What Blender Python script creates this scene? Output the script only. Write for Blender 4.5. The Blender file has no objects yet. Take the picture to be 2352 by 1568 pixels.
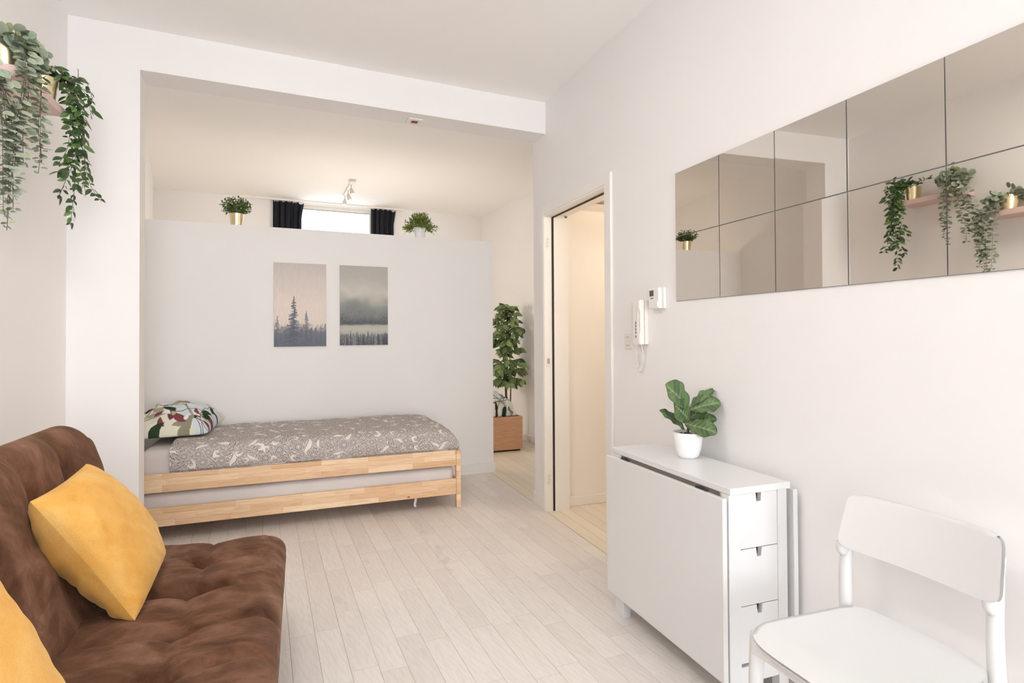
import bpy, bmesh, math, random
import numpy as np
from mathutils import Vector, Matrix
random.seed(7); np.random.seed(7)
R = math.radians
SC = bpy.context.scene
COL = SC.collection

# ------------------------------------------------------------------ camera, world, exposure
def make_camera():
    F = 1310.0
    a, p, r = R(20.395142665974863), .0135, .0054
    f0 = Vector((math.sin(a), math.cos(a), 0)); r0 = Vector((math.cos(a), -math.sin(a), 0)); u0 = Vector((0, 0, 1))
    f = f0*math.cos(p) + u0*math.sin(p); u = u0*math.cos(p) - f0*math.sin(p)
    rt = r0*math.cos(r) - u*math.sin(r); up = u*math.cos(r) + r0*math.sin(r)
    cam = bpy.data.cameras.new('camera'); o = bpy.data.objects.new('camera', cam); COL.objects.link(o)
    m = Matrix(((rt.x, up.x, -f.x, 0), (rt.y, up.y, -f.y, 0), (rt.z, up.z, -f.z, 1.265), (0, 0, 0, 1)))
    o.matrix_world = m
    cam.sensor_width = 36; cam.sensor_fit = 'HORIZONTAL'; cam.lens = F/2352*36
    cam.shift_y = (751.684-784)/2352
    cam.clip_start = .02
    SC.camera = o
make_camera()

W = bpy.data.worlds.new('sky'); SC.world = W; W.use_nodes = True
bg = W.node_tree.nodes['Background']
bg.inputs[0].default_value = (.88, .945, 1.0, 1); bg.inputs[1].default_value = 11.5
SC.view_settings.view_transform = 'Standard'; SC.view_settings.look = 'None'
SC.view_settings.exposure = 0.21; SC.view_settings.gamma = 1.0; SC.view_settings.use_curve_mapping = False
SC.cycles.max_bounces = 14; SC.cycles.diffuse_bounces = 8; SC.cycles.glossy_bounces = 6
SC.cycles.transparent_max_bounces = 12
SC.cycles.sample_clamp_indirect = 6.0
SC.cycles.use_denoising = True

def area(name, loc, look, sx, sy, energy, col=(1, 1, 1), portal=False):
    l = bpy.data.lights.new(name, 'AREA'); l.shape = 'RECTANGLE'; l.size = sx; l.size_y = sy
    l.energy = energy; l.color = col
    o = bpy.data.objects.new(name, l); COL.objects.link(o)
    o.location = loc
    o.rotation_euler = Vector(look).to_track_quat('-Z', 'Y').to_euler()
    l.cycles.is_portal = portal
    return o
def point(name, loc, energy, col, rad=.06):
    l = bpy.data.lights.new(name, 'POINT'); l.energy = energy; l.color = col; l.shadow_soft_size = rad
    o = bpy.data.objects.new(name, l); COL.objects.link(o); o.location = loc; return o
area('window_portal', (.55, -4.92, 1.44), (0, 1, 0), 2.10, 2.44, 1, portal=True)
area('bedroom_window_portal', (.45, 7.72, 2.59), (0, -1, 0), 1.15, .62, 1, portal=True)
area('ceiling_fill_light', (-.3, 1.5, 2.86), (0, 0, -1), .5, .5, 15, (1, .96, .91))  # added fill under the ceiling without a fixture, evens out floor and walls
point('hall_lamp_light', (2.62, 3.0, 1.95), 13.5, (1, .83, .62), .10)
point('bedroom_fill_light', (.62, 6.2, 1.6), 24, (1, .90, .79), .12)  # invented fill hidden behind the partition, brightens the bedroom

# ------------------------------------------------------------------ materials
def s2l(c):
    c = c/255.0
    return c/12.92 if c <= .04045 else ((c+.055)/1.055)**2.4
def lin(*rgb): return tuple(s2l(v) for v in rgb)
def srgb_arr(a):
    a = np.asarray(a, float)/255
    return np.where(a <= .04045, a/12.92, ((a+.055)/1.055)**2.4)

class NT:
    def __init__(s, name):
        s.m = bpy.data.materials.new(name); s.m.use_nodes = True
        s.t = s.m.node_tree; s.n = s.t.nodes; s.b = s.n['Principled BSDF']
    def add(s, typ, **kw):
        n = s.n.new(typ)
        for k, v in kw.items():
            if k.startswith('i_'):
                key = k[2:]
                n.inputs[int(key) if key.isdigit() else key.replace('_', ' ')].default_value = v
            else: setattr(n, k, v)
        return n
    def link(s, a, b): s.t.links.new(a, b)
    def coords(s, kind='Object', scale=(1, 1, 1), rot=(0, 0, 0), rnd=False):
        tc = s.add('ShaderNodeTexCoord'); mp = s.add('ShaderNodeMapping')
        mp.inputs['Scale'].default_value = scale; mp.inputs['Rotation'].default_value = rot
        s.link(tc.outputs[kind], mp.inputs[0])
        if rnd:
            oi = s.add('ShaderNodeObjectInfo'); ml = s.add('ShaderNodeMath', operation='MULTIPLY'); ml.inputs[1].default_value = 57.0
            s.link(oi.outputs['Random'], ml.inputs[0])
            cb = s.add('ShaderNodeCombineXYZ')
            for i in range(3): s.link(ml.outputs[0], cb.inputs[i])
            s.link(cb.outputs[0], mp.inputs['Location'])
        return mp.outputs[0]
    def noise(s, vec, scale, detail=3, rough=.5, dist=0):
        n = s.add('ShaderNodeTexNoise'); n.inputs['Scale'].default_value = scale; n.inputs['Detail'].default_value = detail
        n.inputs['Roughness'].default_value = rough; n.inputs['Distortion'].default_value = dist
        s.link(vec, n.inputs['Vector']); return n.outputs['Fac']
    def ramp(s, fac, stops):
        n = s.add('ShaderNodeValToRGB'); e = n.color_ramp.elements
        while len(e) < len(stops): e.new(.5)
        for el, (p, c) in zip(e, stops):
            el.position = p; el.color = (c[0], c[1], c[2], 1)
        s.link(fac, n.inputs[0]); return n.outputs[0]
    def mix(s, fac, a, b, mode='MIX'):
        n = s.add('ShaderNodeMix', data_type='RGBA', blend_type=mode)
        for inp, v in ((n.inputs[0], fac), (n.inputs[6], a), (n.inputs[7], b)):
            if hasattr(v, 'is_linked'): s.link(v, inp)
            elif isinstance(v, (int, float)): inp.default_value = v
            else: inp.default_value = (v[0], v[1], v[2], 1)
        return n.outputs[2]
    def bump(s, h, strength=.2, dist=.01):
        n = s.add('ShaderNodeBump'); n.inputs['Strength'].default_value = strength; n.inputs['Distance'].default_value = dist
        s.link(h, n.inputs['Height']); s.link(n.outputs[0], s.b.inputs['Normal'])
    def color(s, c):
        if hasattr(c, 'is_linked'): s.link(c, s.b.inputs['Base Color'])
        else: s.b.inputs['Base Color'].default_value = (c[0], c[1], c[2], 1)
    def set(s, rough=.6, metal=0, spec=.5, **kw):
        s.b.inputs['Roughness'].default_value = rough; s.b.inputs['Metallic'].default_value = metal
        s.b.inputs['Specular IOR Level'].default_value = spec
        for k, v in kw.items(): s.b.inputs[k.replace('_', ' ')].default_value = v

M = {}
def plain(name, rgb, rough=.5, metal=0, spec=.5, nscale=0, namt=.06, bump=0, bscale=60):
    t = NT(name); c = lin(*rgb)
    v = t.coords()
    if nscale:
        n = t.noise(v, nscale, 3)
        t.color(t.ramp(n, [(.3, [x*(1-namt) for x in c]), (.7, [min(1, x*(1+namt)) for x in c])]))
    else: t.color(c)
    if bump: t.bump(t.noise(v, bscale, 3), bump, .004)
    t.set(rough, metal, spec); M[name] = t.m; return t
plain('wall_paint', (242, 240, 239), .75, spec=.25, nscale=1.6, namt=.012, bump=.08, bscale=45)
plain('ceiling_paint', (249, 248, 247), .8, spec=.2, nscale=.8, namt=.012)
plain('trim_paint', (240, 237, 232), .45, spec=.4, nscale=2, namt=.015)
plain('white_lacquer', (228, 228, 228), .32, spec=.5)
plain('white_plastic', (240, 238, 233), .35)
plain('cream_plastic', (236, 230, 223), .4)
plain('white_gloss', (246, 246, 247), .18)
plain('dark_gap', (40, 32, 26), .9)
plain('gasket_black', (52, 42, 36), .7)
plain('dark_grey', (52, 52, 54), .5)
plain('screen_grey', (92, 92, 88), .3)
plain('gap_brown', (112, 102, 94), .5)
plain('metal_grey', (190, 186, 178), .35, .8)
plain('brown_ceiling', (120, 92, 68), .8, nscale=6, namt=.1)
plain('subfloor', (112, 100, 90), .9)
plain('pink_paint', (224, 196, 190), .5, nscale=5, namt=.02)
plain('curtain_cloth', (44, 45, 50), .9, spec=.1, nscale=300, namt=.15)
plain('sheet_cloth', (216, 209, 206), .9, spec=.1, nscale=5, namt=.03, bump=.25, bscale=14)
plain('soil', (70, 58, 48), .95, nscale=150, namt=.5, bump=.8, bscale=120)
plain('bark', (92, 74, 58), .9, nscale=40, namt=.25, bump=.5, bscale=60)
plain('stem_green', (92, 84, 66), .7)
plain('red_glass', (140, 40, 44), .25)
plain('lamp_metal', (214, 206, 196), .4)

def brass():
    t = NT('brass'); v = t.coords(scale=(1, 1, 90))
    n = t.noise(v, 6, 2)
    t.color(t.ramp(n, [(.3, lin(226, 212, 172)), (.7, lin(236, 224, 188))])); t.set(.3, 1.0); M['brass'] = t.m
brass()
def glow(name, col, st):
    t = NT(name); t.color((.9, .9, .9)); t.b.inputs['Emission Color'].default_value = (*col, 1); t.b.inputs['Emission Strength'].default_value = st; M[name] = t.m
glow('bulb', (1, .9, .75), 2.0)
def glass(name, tint):
    t = NT(name); n = t.n
    tr = t.add('ShaderNodeBsdfTransparent'); tr.inputs[0].default_value = (tint, tint, tint, 1); gl = t.add('ShaderNodeBsdfGlossy'); gl.inputs['Roughness'].default_value = .02
    mx = t.add('ShaderNodeMixShader'); mx.inputs[0].default_value = .06
    t.link(tr.outputs[0], mx.inputs[1]); t.link(gl.outputs[0], mx.inputs[2]); t.link(mx.outputs[0], n['Material Output'].inputs[0])
    M[name] = t.m
glass('window_glass', 1.0); glass('dimming_glass', .55)  # second glass is clear with a grey tint added to dim bedroom daylight
def mirror():
    t = NT('mirror_silver'); t.color((.72, .675, .615)); t.set(.012, 1.0); M['mirror_silver'] = t.m
mirror()
plain('mirror_edge', (150, 152, 150), .3, .3)

def floor_wood():
    t = NT('floor_laminate')
    oi = t.add('ShaderNodeObjectInfo')
    v = t.coords(scale=(1, .10, 1), rnd=True)
    g = t.noise(v, 62, 5, .6, 1.2)
    v2 = t.coords(scale=(1, .22, 1), rnd=True)
    w = t.add('ShaderNodeTexWave', wave_type='RINGS', rings_direction='SPHERICAL'); w.inputs['Scale'].default_value = 22; w.inputs['Distortion'].default_value = 7; w.inputs['Detail'].default_value = 2.5; w.inputs['Detail Scale'].default_value = .8
    t.link(v2, w.inputs['Vector'])
    base = t.ramp(oi.outputs['Random'], [(0, lin(229, 221, 215)), (.35, lin(235, 228, 222)), (.7, lin(238, 232, 226)), (1, lin(232, 225, 220))])
    grain = t.ramp(g, [(.30, (.92, .915, .91)), (.55, (1, 1, 1)), (.8, (1.02, 1.02, 1.02))])
    rings = t.ramp(w.outputs['Fac'], [(0, (.965, .96, .955)), (.35, (1, 1, 1)), (1, (1.0, 1.0, 1.0))])
    c = t.mix(1.0, base, grain, 'MULTIPLY'); c = t.mix(1.0, c, rings, 'MULTIPLY')
    v3 = t.coords(scale=(1, .45, 1), rnd=True)
    k = t.noise(v3, 9, 2, .4)
    c = t.mix(t.ramp(k, [(.70, (0, 0, 0)), (.80, (.4, .4, .4))]), c, lin(165, 152, 142))
    t.color(c); t.set(.42, 0, .4); t.bump(g, .06, .002); M['floor_laminate'] = t.m
floor_wood()
def cream_boards():
    t = NT('cream_boards'); oi = t.add('ShaderNodeObjectInfo')
    v = t.coords(scale=(1, .1, 1), rnd=True); g = t.noise(v, 40, 4)
    b = t.ramp(oi.outputs['Random'], [(0, lin(232, 222, 204)), (1, lin(240, 231, 214))])
    t.color(t.mix(1.0, b, t.ramp(g, [(.3, (.96, .955, .94)), (.7, (1, 1, 1))]), 'MULTIPLY')); t.set(.35, 0, .45); M['cream_boards'] = t.m
cream_boards()
def pine(name, seed, tone=1.0, plane='XZ'):
    t = NT(name)
    tc = t.add('ShaderNodeTexCoord'); sp = t.add('ShaderNodeSeparateXYZ'); t.link(tc.outputs['Object'], sp.inputs[0])
    cb = t.add('ShaderNodeCombineXYZ')
    t.link(sp.outputs[0], cb.inputs[0]); t.link(sp.outputs[2], cb.inputs[1])
    mp = t.add('ShaderNodeMapping'); mp.inputs['Location'].default_value = (seed*.37, seed*.013, 0); t.link(cb.outputs[0], mp.inputs[0])
    br = t.add('ShaderNodeTexBrick'); br.offset = .37; br.squash = 1.3; br.squash_frequency = 3
    for k, v in (('Scale', 1.0), ('Mortar Size', .0005), ('Mortar Smooth', .3), ('Bias', 0.0), ('Brick Width', .31), ('Row Height', .0405)): br.inputs[k].default_value = v
    br.inputs['Color1'].default_value = (*lin(222, 180, 140), 1); br.inputs['Color2'].default_value = (*lin(248, 224, 190), 1); br.inputs['Mortar'].default_value = (*lin(212, 164, 120), 1)
    t.link(mp.outputs[0], br.inputs['Vector'])
    # per-block offset for the grain
    bw = t.add('ShaderNodeRGBToBW'); t.link(br.outputs['Color'], bw.inputs[0])
    ml = t.add('ShaderNodeMath', operation='MULTIPLY'); ml.inputs[1].default_value = 37; t.link(bw.outputs[0], ml.inputs[0])
    ad = t.add('ShaderNodeVectorMath', operation='ADD'); t.link(tc.outputs['Object'], ad.inputs[0])
    cz = t.add('ShaderNodeCombineXYZ'); t.link(ml.outputs[0], cz.inputs[0]); t.link(ml.outputs[0], cz.inputs[2]); t.link(cz.outputs[0], ad.inputs[1])
    m2 = t.add('ShaderNodeMapping'); m2.inputs['Scale'].default_value = (.09, .6, 1); t.link(ad.outputs[0], m2.inputs[0])
    g = t.noise(m2.outputs[0], 70, 4, .55, 1.0)
    w = t.add('ShaderNodeTexWave', wave_type='RINGS', rings_direction='SPHERICAL'); w.inputs['Scale'].default_value = 26; w.inputs['Distortion'].default_value = 5; w.inputs['Detail'].default_value = 2
    t.link(m2.outputs[0], w.inputs['Vector'])
    c = t.mix(1.0, br.outputs['Color'], t.ramp(g, [(.3, (.86, .80, .74)), (.55, (1, 1, 1)), (.8, (1.02, 1.02, 1.03))]), 'MULTIPLY')
    c = t.mix(.6, c, t.mix(1.0, c, t.ramp(w.outputs['Fac'], [(0, (.88, .82, .76)), (.4, (1, 1, 1)), (1, (1.02, 1.02, 1.02))]), 'MULTIPLY'))
    k = t.add('ShaderNodeTexVoronoi', voronoi_dimensions='2D'); k.inputs['Scale'].default_value = 1.55; m3 = t.add('ShaderNodeMapping'); m3.inputs['Scale'].default_value = (1, 2.2, 1); m3.inputs['Location'].default_value = (seed, seed*.3, 0)
    t.link(cb.outputs[0], m3.inputs[0]); t.link(m3.outputs[0], k.inputs['Vector'])
    c = t.mix(t.ramp(k.outputs['Distance'], [(.008, (1, 1, 1)), (.022, (0, 0, 0))]), c, lin(120, 66, 34))
    t.color(c); t.set(.5, 0, .35); M[name] = t.m
pine('pine_upper', 1); pine('pine_lower', 5)
def oak():
    t = NT('oak_veneer'); v = t.coords(scale=(.12, .12, 1)); g = t.noise(v, 60, 4, .6, .6)
    t.color(t.ramp(g, [(.3, lin(196, 148, 112)), (.7, lin(216, 172, 136))])); t.set(.5); M['oak_veneer'] = t.m
oak()
def suede():
    t = NT('brown_suede'); v = t.coords()
    big = t.noise(t.coords(scale=(1, 1, 1)), 3.6, 6, .58, 2.2)
    str_ = t.noise(t.coords(scale=(.8, 1.3, 1), rot=(0, 0, .5)), 5.5, 6, .6, 1.2)
    mm = t.add('ShaderNodeMath', operation='ADD'); t.link(big, mm.inputs[0]); t.link(str_, mm.inputs[1])
    hf = t.add('ShaderNodeMath', operation='MULTIPLY'); hf.inputs[1].default_value = .5; t.link(mm.outputs[0], hf.inputs[0])
    fine = t.noise(v, 420, 2)
    c = t.ramp(hf.outputs[0], [(.34, lin(62, 39, 27)), (.43, lin(88, 59, 43)), (.485, lin(100, 69, 51)), (.515, lin(112, 79, 61)), (.58, lin(124, 91, 73)), (.67, lin(150, 115, 96))])
    c = t.mix(1.0, c, t.ramp(fine, [(.3, (.86, .86, .86)), (.7, (1.1, 1.1, 1.1))]), 'MULTIPLY')
    t.color(c); t.set(.95, 0, .12, Sheen_Weight=.25, Sheen_Roughness=.5); t.b.inputs['Sheen Tint'].default_value = (*lin(196, 160, 140), 1)
    t.bump(t.noise(v, 26, 4, .6, 1.0), .25, .012); M['brown_suede'] = t.m
suede()
def velvet():
    t = NT('yellow_velvet'); v = t.coords(); n = t.noise(v, 9, 5, .6, .6); f = t.noise(v, 260, 3)
    c = t.ramp(n, [(.3, lin(220, 160, 74)), (.5, lin(230, 175, 92)), (.72, lin(234, 188, 112))])
    c = t.mix(1.0, c, t.ramp(f, [(.3, (.93, .92, .9)), (.7, (1.04, 1.04, 1.04))]), 'MULTIPLY')
    t.color(c); t.set(.9, 0, .15, Sheen_Weight=.45, Sheen_Roughness=.4); t.b.inputs['Sheen Tint'].default_value = (*lin(255, 226, 170), 1)
    t.bump(t.noise(v, 14, 4, .55, .8), .22, .01); M['yellow_velvet'] = t.m
velvet()
def vcol(name, rough=.9, spec=.1, bump=0, bscale=300):
    t = NT(name); a = t.add('ShaderNodeVertexColor'); a.layer_name = 'Col'; t.color(a.outputs[0]); t.set(rough, 0, spec)
    if bump: t.bump(t.noise(t.coords(), bscale, 2), bump, .002)
    M[name] = t.m
vcol('printed_cotton', .92, .08, .15, 30); vcol('printed_canvas', .7, .2, .1, 500); vcol('fig_leaf', .38, .5)
def leafmat(name, stops, rough=.45, spec=.45, trans=.12):
    t = NT(name); oi = t.add('ShaderNodeObjectInfo')
    c = t.ramp(oi.outputs['Random'], stops)
    a = t.add('ShaderNodeVertexColor'); a.layer_name = 'Col'
    c = t.mix(1.0, c, a.outputs[0], 'MULTIPLY')
    t.color(c); t.set(rough, 0, spec); M[name] = t.m
leafmat('ivy_leaf', [(0, lin(44, 66, 40)), (.5, lin(62, 88, 50)), (.85, lin(78, 106, 58)), (1, lin(108, 134, 78))])
leafmat('eucalyptus_leaf', [(0, lin(124, 136, 116)), (.5, lin(150, 161, 140)), (.85, lin(164, 172, 148)), (1, lin(178, 184, 142))], .7, .3)
leafmat('ficus_leaf', [(0, lin(60, 80, 48)), (.5, lin(84, 106, 66)), (.85, lin(108, 130, 84)), (1, lin(138, 154, 110))])
leafmat('box_leaf', [(0, lin(84, 108, 56)), (1, lin(96, 118, 62))], .6)
leafmat('grass_leaf', [(0, lin(120, 136, 66)), (1, lin(132, 148, 74))], .6)

# ------------------------------------------------------------------ object helpers
def finish(o, smooth=False):
    if smooth:
        for p in o.data.polygons: p.use_smooth = True
def link(name, me, parent=None, kind=None):
    o = bpy.data.objects.new(name, me); COL.objects.link(o)
    if parent is not None:
        o.parent = parent
        if parent.type == 'EMPTY': o.location = -parent.location if parent.parent is None else (0, 0, 0)
    if kind: o['kind'] = kind
    return o
def obj(name, bm, mat, parent=None, smooth=False, kind=None, auto=False):
    bmesh.ops.recalc_face_normals(bm, faces=bm.faces)
    me = bpy.data.meshes.new(name); bm.to_mesh(me); bm.free()
    me.materials.append(M[mat] if isinstance(mat, str) else mat)
    if smooth:
        for p in me.polygons: p.use_smooth = True
        if auto: me.set_sharp_from_angle(angle=R(35))
    return link(name, me, parent, kind)
def tag(o, label, cat, group=None):
    o['label'] = label; o['category'] = cat
    if group: o['group'] = group
    return o
def thing(name, label, cat, loc, group=None):
    o = bpy.data.objects.new(name, None); COL.objects.link(o); o.location = loc; o.empty_display_size = .05
    return tag(o, label, cat, group)
def struct(name, bm, mat, label=None):
    o = obj(name, bm, mat); o['kind'] = 'structure'
    if label: o['label'] = label
    return o
def box(bm, x0, y0, z0, x1, y1, z1, bev=0, seg=1, mat=None):
    m = Matrix.Translation(((x0+x1)/2, (y0+y1)/2, (z0+z1)/2)) @ Matrix.Diagonal((abs(x1-x0), abs(y1-y0), abs(z1-z0), 1))
    if mat is not None: m = mat @ m
    r = bmesh.ops.create_cube(bm, size=1, matrix=m)
    if bev:
        es = {e for v in r['verts'] for e in v.link_edges}
        bmesh.ops.bevel(bm, geom=list(es), offset=bev, segments=seg, affect='EDGES', profile=.5)
def NB(): return bmesh.new()
def prism(bm, pts, z0, z1):
    a = [bm.verts.new((x, y, z0)) for x, y in pts]; b = [bm.verts.new((x, y, z1)) for x, y in pts]
    n = len(pts)
    bm.faces.new(a[::-1]); bm.faces.new(b)
    for i in range(n): bm.faces.new((a[i], a[(i+1) % n], b[(i+1) % n], b[i]))
def extr(bm, pts3, off):
    off = Vector(off)
    a = [bm.verts.new(Vector(p)) for p in pts3]; b = [bm.verts.new(Vector(p)+off) for p in pts3]
    n = len(a); bm.faces.new(a[::-1]); bm.faces.new(b)
    for i in range(n): bm.faces.new((a[i], a[(i+1) % n], b[(i+1) % n], b[i]))
def lathe(bm, prof, c, seg=32):
    rings = []
    for r, z in prof:
        if r < 1e-5: rings.append([bm.verts.new((c[0], c[1], c[2]+z))])
        else: rings.append([bm.verts.new((c[0]+r*math.cos(2*math.pi*i/seg), c[1]+r*math.sin(2*math.pi*i/seg), c[2]+z)) for i in range(seg)])
    for a, b in zip(rings, rings[1:]):
        for i in range(seg):
            j = (i+1) % seg
            if len(a) == 1 and len(b) == 1: continue
            if len(a) == 1: bm.faces.new((a[0], b[i], b[j]))
            elif len(b) == 1: bm.faces.new((a[i], a[j], b[0]))
            else: bm.faces.new((a[i], a[j], b[j], b[i]))
def tube(bm, pts, rad, seg=8, cap=True):
    pts = [Vector(p) for p in pts]; n = len(pts)
    rs = rad if hasattr(rad, '__len__') else [rad]*n
    rings = []; up = Vector((0, 0, 1)); prev = None
    for i, p in enumerate(pts):
        d = (pts[min(i+1, n-1)]-pts[max(i-1, 0)]).normalized()
        if prev is None:
            a = d.cross(up)
            if a.length < .05: a = d.cross(Vector((1, 0, 0)))
            a.normalize()
        else:
            a = prev - d*prev.dot(d)
            a.normalize()
        prev = a; b = d.cross(a)
        rings.append([bm.verts.new(p+(a*math.cos(2*math.pi*k/seg)+b*math.sin(2*math.pi*k/seg))*rs[i]) for k in range(seg)])
    for A, B in zip(rings, rings[1:]):
        for k in range(seg): bm.faces.new((A[k], A[(k+1) % seg], B[(k+1) % seg], B[k]))
    if cap: bm.faces.new(rings[0][::-1]); bm.faces.new(rings[-1])
def gridmesh(name, P, mat, parent=None, colors=None, kind=None, close_v=False):
    """P: (nu, nv, 3) array"""
    nu, nv = P.shape[:2]
    idx = np.arange(nu*nv).reshape(nu, nv)
    f = np.stack([idx[:-1, :-1], idx[1:, :-1], idx[1:, 1:], idx[:-1, 1:]], -1).reshape(-1, 4)
    if close_v:
        g = np.stack([idx[:-1, -1], idx[1:, -1], idx[1:, 0], idx[:-1, 0]], -1).reshape(-1, 4); f = np.concatenate([f, g])
    me = bpy.data.meshes.new(name)
    me.vertices.add(nu*nv); me.vertices.foreach_set('co', P.reshape(-1).astype(np.float32))
    me.loops.add(f.size); me.loops.foreach_set('vertex_index', f.reshape(-1).astype(np.int32))
    me.polygons.add(len(f)); me.polygons.foreach_set('loop_start', np.arange(0, f.size, 4, dtype=np.int32))
    me.polygons.foreach_set('use_smooth', np.ones(len(f), bool))
    me.update(calc_edges=True); me.validate()
    if colors is not None:
        ca = me.color_attributes.new('Col', 'FLOAT_COLOR', 'POINT')
        c4 = np.ones((nu*nv, 4), np.float32); c4[:, :3] = colors.reshape(-1, 3); ca.data.foreach_set('color', c4.reshape(-1))
    me.materials.append(M[mat])
    return link(name, me, parent, kind)
def lump(x, y, z, s=0.0, f=1.0):
    return (np.sin(f*(7.1*x+3.3*y+s))+np.sin(f*(4.7*y-5.9*x+2.1*z+1.7*s))+np.sin(f*(9.3*z+6.1*y-2.7*x+.6*s)))/3

# ------------------------------------------------------------------ room shell
CT, ST = math.cos(R(4)), math.sin(R(4))
ZC = 2.94
def beamline(x, off=0.0):   # front face of beam and column, turned 4 degrees from the side wall
    return 3.75+(x-1.66)*ST/CT + off/CT
XL, XR = -1.13, 1.66
# floor: sub-floor slab with laid planks as parts
bm = NB(); box(bm, -1.75, -5.0, -.06, 3.2, 8.0, -.0105)
floor = struct('floor', bm, 'subfloor', 'pale grey oak laminate floor of the main room')
def plank_mesh(w, l, t=.0095):
    b = NB(); box(b, -w/2, -l/2, -t, w/2, l/2, 0, .0007)
    me = bpy.data.meshes.new('plank'); b.to_mesh(me); b.free(); return me
PA = R(3.2); pd = Vector((-math.sin(PA), math.cos(PA), 0)); pn = Vector((math.cos(PA), math.sin(PA), 0))
pw = .102
cache = {}
def put(parent, me, loc, rz, name='plank'):
    o = bpy.data.objects.new(name, me); COL.objects.link(o); o.parent = parent; o.location = loc; o.rotation_euler = (0, 0, rz); return o
fm = M['floor_laminate']
stuffb = NB()
def clip_rect_planks():
    """planks run along pd; keep them inside X<1.655 by trimming against the boundary"""
    for k in range(-14, 24):
        c0 = k*pw
        s = -5.2 + random.random()*.5
        while s < 5.6:
            L = random.choice((.42, .5, .58, .66, .74))
            cen = pn*(c0+pw/2) + pd*(s+L/2)
            a = pn*(c0) + pd*s; b = pn*(c0+pw) + pd*s; c = pn*(c0+pw)+pd*(s+L); d = pn*c0+pd*(s+L)
            s += L
            poly = [Vector((v.x, v.y)) for v in (a, b, c, d)]
            # clip x<=1.653, x>=-1.16, y in [-1.6, 5.06]
            for (nx, ny, lim) in ((1, 0, 1.653), (-1, 0, 1.16), (0, 1, 5.10), (0, -1, 4.82)):
                out = []
                for i, p in enumerate(poly):
                    q = poly[(i+1) % len(poly)]
                    dp = nx*p.x+ny*p.y-lim; dq = nx*q.x+ny*q.y-lim
                    if dp <= 0: out.append(p)
                    if dp*dq < 0: out.append(p+(q-p)*(dp/(dp-dq)))
                poly = out
                if len(poly) < 3: break
            if len(poly) < 3: continue
            ar = abs(sum(poly[i].cross(poly[(i+1) % len(poly)]) for i in range(len(poly))))/2
            if ar < .002: continue
            ctr = sum(poly, Vector((0, 0)))/len(poly)
            sh = []
            for p in poly:
                v = p-ctr; L_ = v.length; sh.append(p - v*(.0011/max(L_, .03))*1.2)
            seen = cen.y > 1.15 and (cen.x > -.15 or cen.y > 2.9)
            if seen:
                # mesh in plank axes so that the grain runs along it
                b = NB(); R_ = Matrix.Rotation(-PA, 2)
                loc = [R_ @ (p-ctr) for p in poly]
                wx = max(p.x for p in loc)-min(p.x for p in loc); wy = max(p.y for p in loc)-min(p.y for p in loc)
                loc = [Vector((p.x*(1-.0011/wx), p.y*(1-.0008/wy))) for p in loc]
                prism(b, [(p.x, p.y) for p in loc], -.0095, 0)
                me = bpy.data.meshes.new('plank'); b.to_mesh(me); b.free(); me.materials.append(fm)
                put(floor, me, (ctr.x, ctr.y, 0), PA)
            else:
                prism(stuffb, [(p.x, p.y) for p in sh], -.0095, 0)
clip_rect_planks()
o = obj('plank_field', stuffb, 'floor_laminate', floor, kind='stuff')
# cream painted boards of hall and bedroom, parallel to the side wall
bm = NB(); box(bm, 1.70, 2.25, -.0104, 1.701, 2.26, -.0103)
bm.free()
cm = M['cream_boards']
def cream(x0, y0, y1, w=.089, name='floor_board'):
    b = NB(); box(b, -w/2+.0014, -(y1-y0)/2, -.0095, w/2-.0009, (y1-y0)/2, .0005, .0006)
    me = bpy.data.meshes.new(name); b.to_mesh(me); b.free(); me.materials.append(cm)
    put(floor, me, (x0+w/2, (y0+y1)/2, 0), 0, name)
xb = 1.656
for k in range(17):
    x = xb+k*.089
    cream(x, 2.28, 3.815)
    if x < 2.58: cream(x, 3.98 if x > 1.78 else 3.86, 5.6); cream(x, 5.602, 7.75)
cream(1.656, 3.816, 3.858)
b = NB()
for k in range(30):
    x = 1.656-.089*(k+1)
    box(b, x+.001, 5.14+(x-1.68)*ST/CT, -.0095, x+.088, 7.7, .0005)
obj('floor_board_field', b, 'cream_boards', floor, kind='stuff')

# ceiling
bm = NB(); box(bm, -1.75, -5.0, ZC, 3.2, 8.0, ZC+.12)
struct('ceiling', bm, 'ceiling_paint', 'flat white ceiling')
# left wall
bm = NB(); box(bm, XL-.1, -4.9, 0, XL, 3.6, ZC)
struct('wall_left', bm, 'wall_paint', 'white wall behind the sofa')
# rear wall with the big window that lights the room
bm = NB()
WX0, WX1, WZ0, WZ1 = -.50, 1.60, .22, 2.66
box(bm, -1.25, -4.92, 0, WX0, -4.8, ZC); box(bm, WX1, -4.92, 0, 1.85, -4.8, ZC)
box(bm, WX0, -4.92, 0, WX1, -4.8, WZ0); box(bm, WX0, -4.92, WZ1, WX1, -4.8, ZC)
struct('wall_rear', bm, 'wall_paint', 'white wall with the large window behind the camera')
bm = NB()
for x in (WX0, (WX0+WX1)/2-.03, WX1-.06): box(bm, x, -4.90, WZ0, x+.06, -4.85, WZ1, .004)
for z in (WZ0, WZ1-.06): box(bm, WX0+.06, -4.899, z, WX1-.06, -4.851, z+.06, .004)
wnd = struct('window_2', bm, 'trim_paint', 'large white window behind the camera')
b = NB(); box(b, WX0+.05, -4.877, WZ0+.05, WX1-.05, -4.872, WZ1-.05); obj('pane', b, 'window_glass', wnd)

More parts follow.
